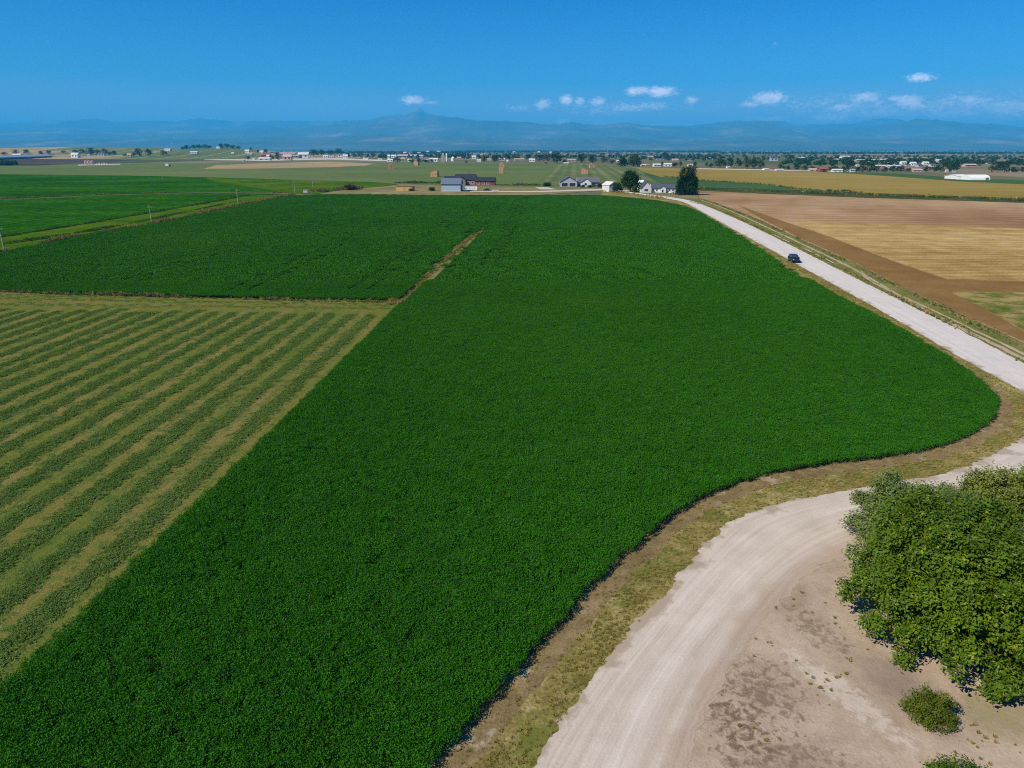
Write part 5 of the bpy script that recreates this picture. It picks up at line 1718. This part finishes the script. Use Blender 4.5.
far_h = {
 'by the feedlot': [(18, 156.6, 8, 2.6, 'w'), (76, 157.6, 7, 4.4, 'w'), (89, 156.2, 2, 1.5, 'w'), (102, 155.6, 6, 2.6, 'g')],
 'at the foot of the low hill': [(130, 156.6, 3.5, 2.8, 'p'), (194.5, 154, 6.5, 2.4, 'w')],
 'beyond the tan strip field': [(247.5, 153, 4, 3, 'w'), (250.5, 155, 5, 2, 'p'), (262, 153.4, 3.5, 2.5, 'w'), (266, 157, 8, 2.8, 'r'), (265, 160.4, 11, 2.8, 'w'), (268.5, 158.4, 3, 3.3, 'w'), (243.7, 161.4, 2, 1.6, 'w'), (254, 159.8, 2.6, 1.2, 'w'), (288, 160.4, 8, 5.6, 'p'), (288, 155.2, 15, 2.4, 'p'), (295, 158, 8, 3, 't'), (304, 158, 9.5, 5.2, 'w'), (276, 153.4, 10, 1.6, 'g'), (233, 154, 2.4, 1.5, 'w')],
 'behind the pale road': [(345.5, 158.4, 4.5, 3.6, 'w'), (341.5, 156.8, 6, 3, 'g'), (326, 157.4, 5, 2, 'w'), (332, 157.8, 5, 1.8, 'p'), (366, 159.6, 5, 1.6, 'w'), (380, 160.6, 4, 1.8, 'w')],
 'in the town left of the grain tower': [(389, 159, 2.5, 4, 'w'), (390.5, 161.6, 5.5, 2.5, 'w'), (394, 158, 5, 3, 'w'), (403, 158, 9.5, 3.2, 'p'), (413.5, 157, 6.5, 2.2, 'w'), (402, 161.6, 6, 3.5, 't'), (410, 161.6, 4, 2.5, 'w'), (421.5, 157.6, 4, 2.6, 'p'), (427, 159.6, 5, 2.6, 'g'), (434, 161.6, 8, 3.4, 'w'), (427.5, 153, 3.2, 2, 'w'), (438.5, 153, 3.6, 2, 'w'), (405, 154, 3, 2, 'w'), (410, 153.8, 4, 2, 'g'), (419, 154, 3, 1.6, 'p'), (434.5, 156.6, 2.4, 1.7, 'w'), (397, 155, 3, 2, 'b'), (416, 160, 4, 2, 'b'), (430, 157, 4, 2, 'b')],
 'in the town right of the grain tower': [(459, 159, 4, 2, 'p'), (465, 158.4, 4, 2, 'g'), (474, 159, 4, 3.2, 'w'), (479, 162, 4, 2.3, 'w'), (489, 160.8, 4, 2, 'p'), (469, 156, 5, 1.6, 'b'), (482, 155.6, 5, 1.6, 'p'), (494, 156, 5, 1.6, 'b'), (502, 160.4, 5.5, 2.2, 'w'), (507.5, 161.8, 2.2, 1.8, 'w'), (519, 160.8, 9, 2.2, 'p'), (532, 161.8, 5.5, 3, 'w'), (514, 153.2, 2.4, 1.6, 'w'), (538.7, 153.4, 2, 2, 'w'), (550.7, 153.4, 2.4, 1.6, 'w'), (545.5, 163.6, 3, 2.2, 'r')],
 'behind the grey garage house': [(566, 164.1, 4.5, 1.6, 'w'), (571.5, 162.3, 7.5, 3, 't'), (574, 160, 6, 2, 'g'), (618, 162.6, 3, 2.4, 'w'), (608, 161, 5, 2, 'b')],
 'behind the left end of the gold field': [(643, 166.3, 5, 2.1, 'w'), (647.5, 166.4, 3, 2, 't'), (656.5, 166.6, 7, 2.8, 'w'), (667.5, 166.4, 7.5, 3, 'w'), (690, 166.3, 5, 2, 'w'), (675, 161, 6, 2, 'p'), (660, 160, 7, 1.8, 'b'), (690, 160.5, 6, 2, 'b'), (709.5, 159.4, 6, 1.7, 'w'), (650, 158, 6, 1.5, 'p')],
 'along the pale road behind the gold field': [(728, 168.2, 3, 1.6, 'w'), (765.5, 170.2, 5, 1.6, 'w'), (773, 169.8, 3.6, 1.8, 'r'), (779, 170.6, 7, 1.5, 'w'), (801, 159, 7, 1.6, 'w'), (791.5, 162, 2.4, 1.7, 'w'), (773.5, 161, 7, 5, 'b'), (813.5, 171.4, 9, 2.8, 'p')],
 'beside the tall grove right of the red barn': [(836.5, 172.8, 9.5, 2.8, 'w'), (851, 173, 5, 3, 'w'), (857, 166.4, 3, 1.6, 'w'), (838, 161, 8, 2, 'w'), (845, 158, 10, 2, 'w'), (860, 161.4, 9, 2, 'p'), (872.5, 161.5, 9, 2.1, 'w'), (881, 167.4, 14, 2.3, 'w')],
 'above the long white hall': [(883, 161.8, 6, 2.7, 'w'), (893, 167.8, 12, 2.4, 'w'), (902.7, 164.4, 5, 3, 'w'), (912.5, 165.6, 5, 3.4, 'w'), (907, 166, 4.5, 2, 'b'), (925, 164.6, 5, 2.8, 'w'), (938, 162.4, 5, 2.8, 'w'), (925.5, 170, 5.5, 1.7, 'w'), (915, 175.3, 7.5, 3, 'p'), (932, 167, 5, 3, 'g'), (919, 167, 4.5, 2.5, 'b'), (898, 163.6, 3, 2, 'p'), (896, 166, 4, 2, 'b'), (945, 165.6, 5, 2, 'p'), (968.5, 166.6, 11, 2.6, 'p'), (944, 178, 2.6, 2.6, 'w'), (951, 178.3, 3.6, 2.6, 'w'), (1011, 175.4, 8, 1.9, 'g'), (990, 164.2, 7, 1.6, 'b'), (888, 164, 5, 2, 'p')],
}
for where, lst in far_h.items():
    byk = {}
    for q in sorted(lst):
        byk.setdefault(q[4], []).append(q)
    for kd, l2 in byk.items():
        for i, (px, pb, w, h, _) in enumerate(l2):
            far_house(px, pb, w, h, kd, f'{KINDS[kd][2]} house {where}{nth(i, len(l2))}', f'{KINDS[kd][2]} houses {where}')
far_house(168, 148, 6, 2, 'w', 'long white house on the left shoulder of the low hill', None, True)
far_house(218.5, 149, 3, 2, 'w', 'small white house between the tree rows on the hill', None, True)

# dark red barn behind the gold field
p = gp(824, 171.9)
s = scale_at(p)
t = thing('barn', 'dark red barn between the pale road and the green field', 'barn', p)
MB().gable(-3.6 / s, 3.6 / s, 0, 12, -.1, 2.6 / s, 4.0 / s, 'x').build('wall', W['red_brick'], t)
MB().roof(-3.6 / s, 3.6 / s, 0, 12, 2.6 / s, 4.0 / s, 'x', o=.5).build('roof', W['redroof'], t)
MB().box(-2, 2, -.06, -.003, 0, 3.2).build('door', W['dark'], t)
# long white hall: a flat-topped block and a vaulted greenhouse
p = gp(964.5, 179.6)
s = scale_at(p)
t = thing('hall', 'white low hall at the left end of the vaulted one', 'hall', p)
MB().gable(-5.6 / s, 5.4 / s, 0, 24, -.1, 2.9 / s, 4.4 / s, 'x').build('wall', W['white'], t)
MB().roof(-5.6 / s, 5.4 / s, 0, 24, 2.9 / s, 4.4 / s, 'x', o=.4).build('roof', W['white'], t)
MB().box(-3, 1.2, -.08, -.003, 0, 3.0).build('door', W['offwhite'], t)
p = gp(980, 180.2)
s = scale_at(p)
t = thing('hall', 'long white vaulted hall beyond the gold field', 'hall', p)
L2, R2 = 10 / s, 5.2 / s
arc = [(math.cos(a) * 8.5 + 8.5, math.sin(a) ** .8 * R2) for a in [math.pi * k / 12 for k in range(13)]]
v = [(x0, y0, z0 - .05) for x0 in (-L2, L2) for (y0, z0) in arc]
n_ = len(arc)
f = [tuple(range(n_)), tuple(range(2 * n_ - 1, n_ - 1, -1))] + [(i, i + 1, i + 1 + n_, i + n_) for i in range(n_ - 1)]
MB().add(v, f).build('vault', W['white'], t)
MB().box(L2 + .003, L2 + .12, 5, 12, 0, 5).build('door', W['dark'], t)
MB().box(L2 * .55, L2 * .85, -.12, .3, 0, 2.4).build('door', W['steel'], t)
# grain tower, white tower, white silo
p = gp(443, 162.2)
s = scale_at(p)
t = thing('grain_tower', 'tall brown grain tower in the middle of the far town', 'tower', p)
MB().box(-2 / s, 1.8 / s, 0, 10, -.1, 6.4 / s).build('wall', W['tan'], t)
MB().gable(-1 / s, 1 / s, 2, 8, 6.4 / s, 7.6 / s, 8.4 / s, 'x').build('headhouse', W['tan'], t)
p = gp(446.8, 161.4)
s = scale_at(p)
t = thing('silo', 'slim white silo right against the brown grain tower', 'silo', p)
MB().cyl((0, 0, -.1), (0, 0, 7 / s), .9 / s, None, 16).build('shell', W['white'], t)
MB().cyl((0, 0, 7 / s), (0, 0, 7.8 / s), .9 / s, .1, 16).build('dome', W['white'], t)
p = gp(453, 161.2)
s = scale_at(p)
t = thing('silo', 'squat bright white silo right of the grain tower', 'silo', p)
MB().cyl((0, 0, -.1), (0, 0, 3.2 / s), 1.7 / s, None, 16).build('shell', W['white'], t)
MB().cyl((0, 0, 3.2 / s), (0, 0, 4.6 / s), 1.7 / s, .1, 16).build('dome', W['white'], t)
# radio mast on the hill
d = 2760.0
x = (172.5 - 512) / F * d * math.cos(P)
p = Vector((x, d, hz(x, d) - .5))
t = thing('radio_mast', 'thin pale radio mast on the left shoulder of the hill', 'mast', p)
MB().cyl((0, 0, 0), (0, 0, 30), .7, .3, 8).build('post', W['pole'], t)
for z0 in (14, 22, 28):
    MB().box(-1.6, 1.6, -.3, .3, z0, z0 + .5).build('crossarm', W['pole'], t)

# ------------------------------------------------------------------ haze
def make_haze():
    o = MB().box(-57000, 57000, -57000, 57000, -3.0, 2050.0).build('haze', M['land'])
    m = bpy.data.materials.new('thin_blue_haze')
    m.use_nodes = True
    t = m.node_tree
    t.nodes.clear()
    g = NT(t)
    out = g.n('ShaderNodeOutputMaterial')
    v = g.n('ShaderNodeVolumePrincipled')
    v.inputs['Color'].default_value = (*HAZE_COLOR, 1)
    v.inputs['Density'].default_value = HAZE_DENSITY
    v.inputs['Anisotropy'].default_value = 0.0
    g.l(v.outputs[0], out.inputs['Volume'])
    o.data.materials.clear()
    o.data.materials.append(m)
    stuff(o, 'thin blue summer haze filling the air over the plain')
make_haze()
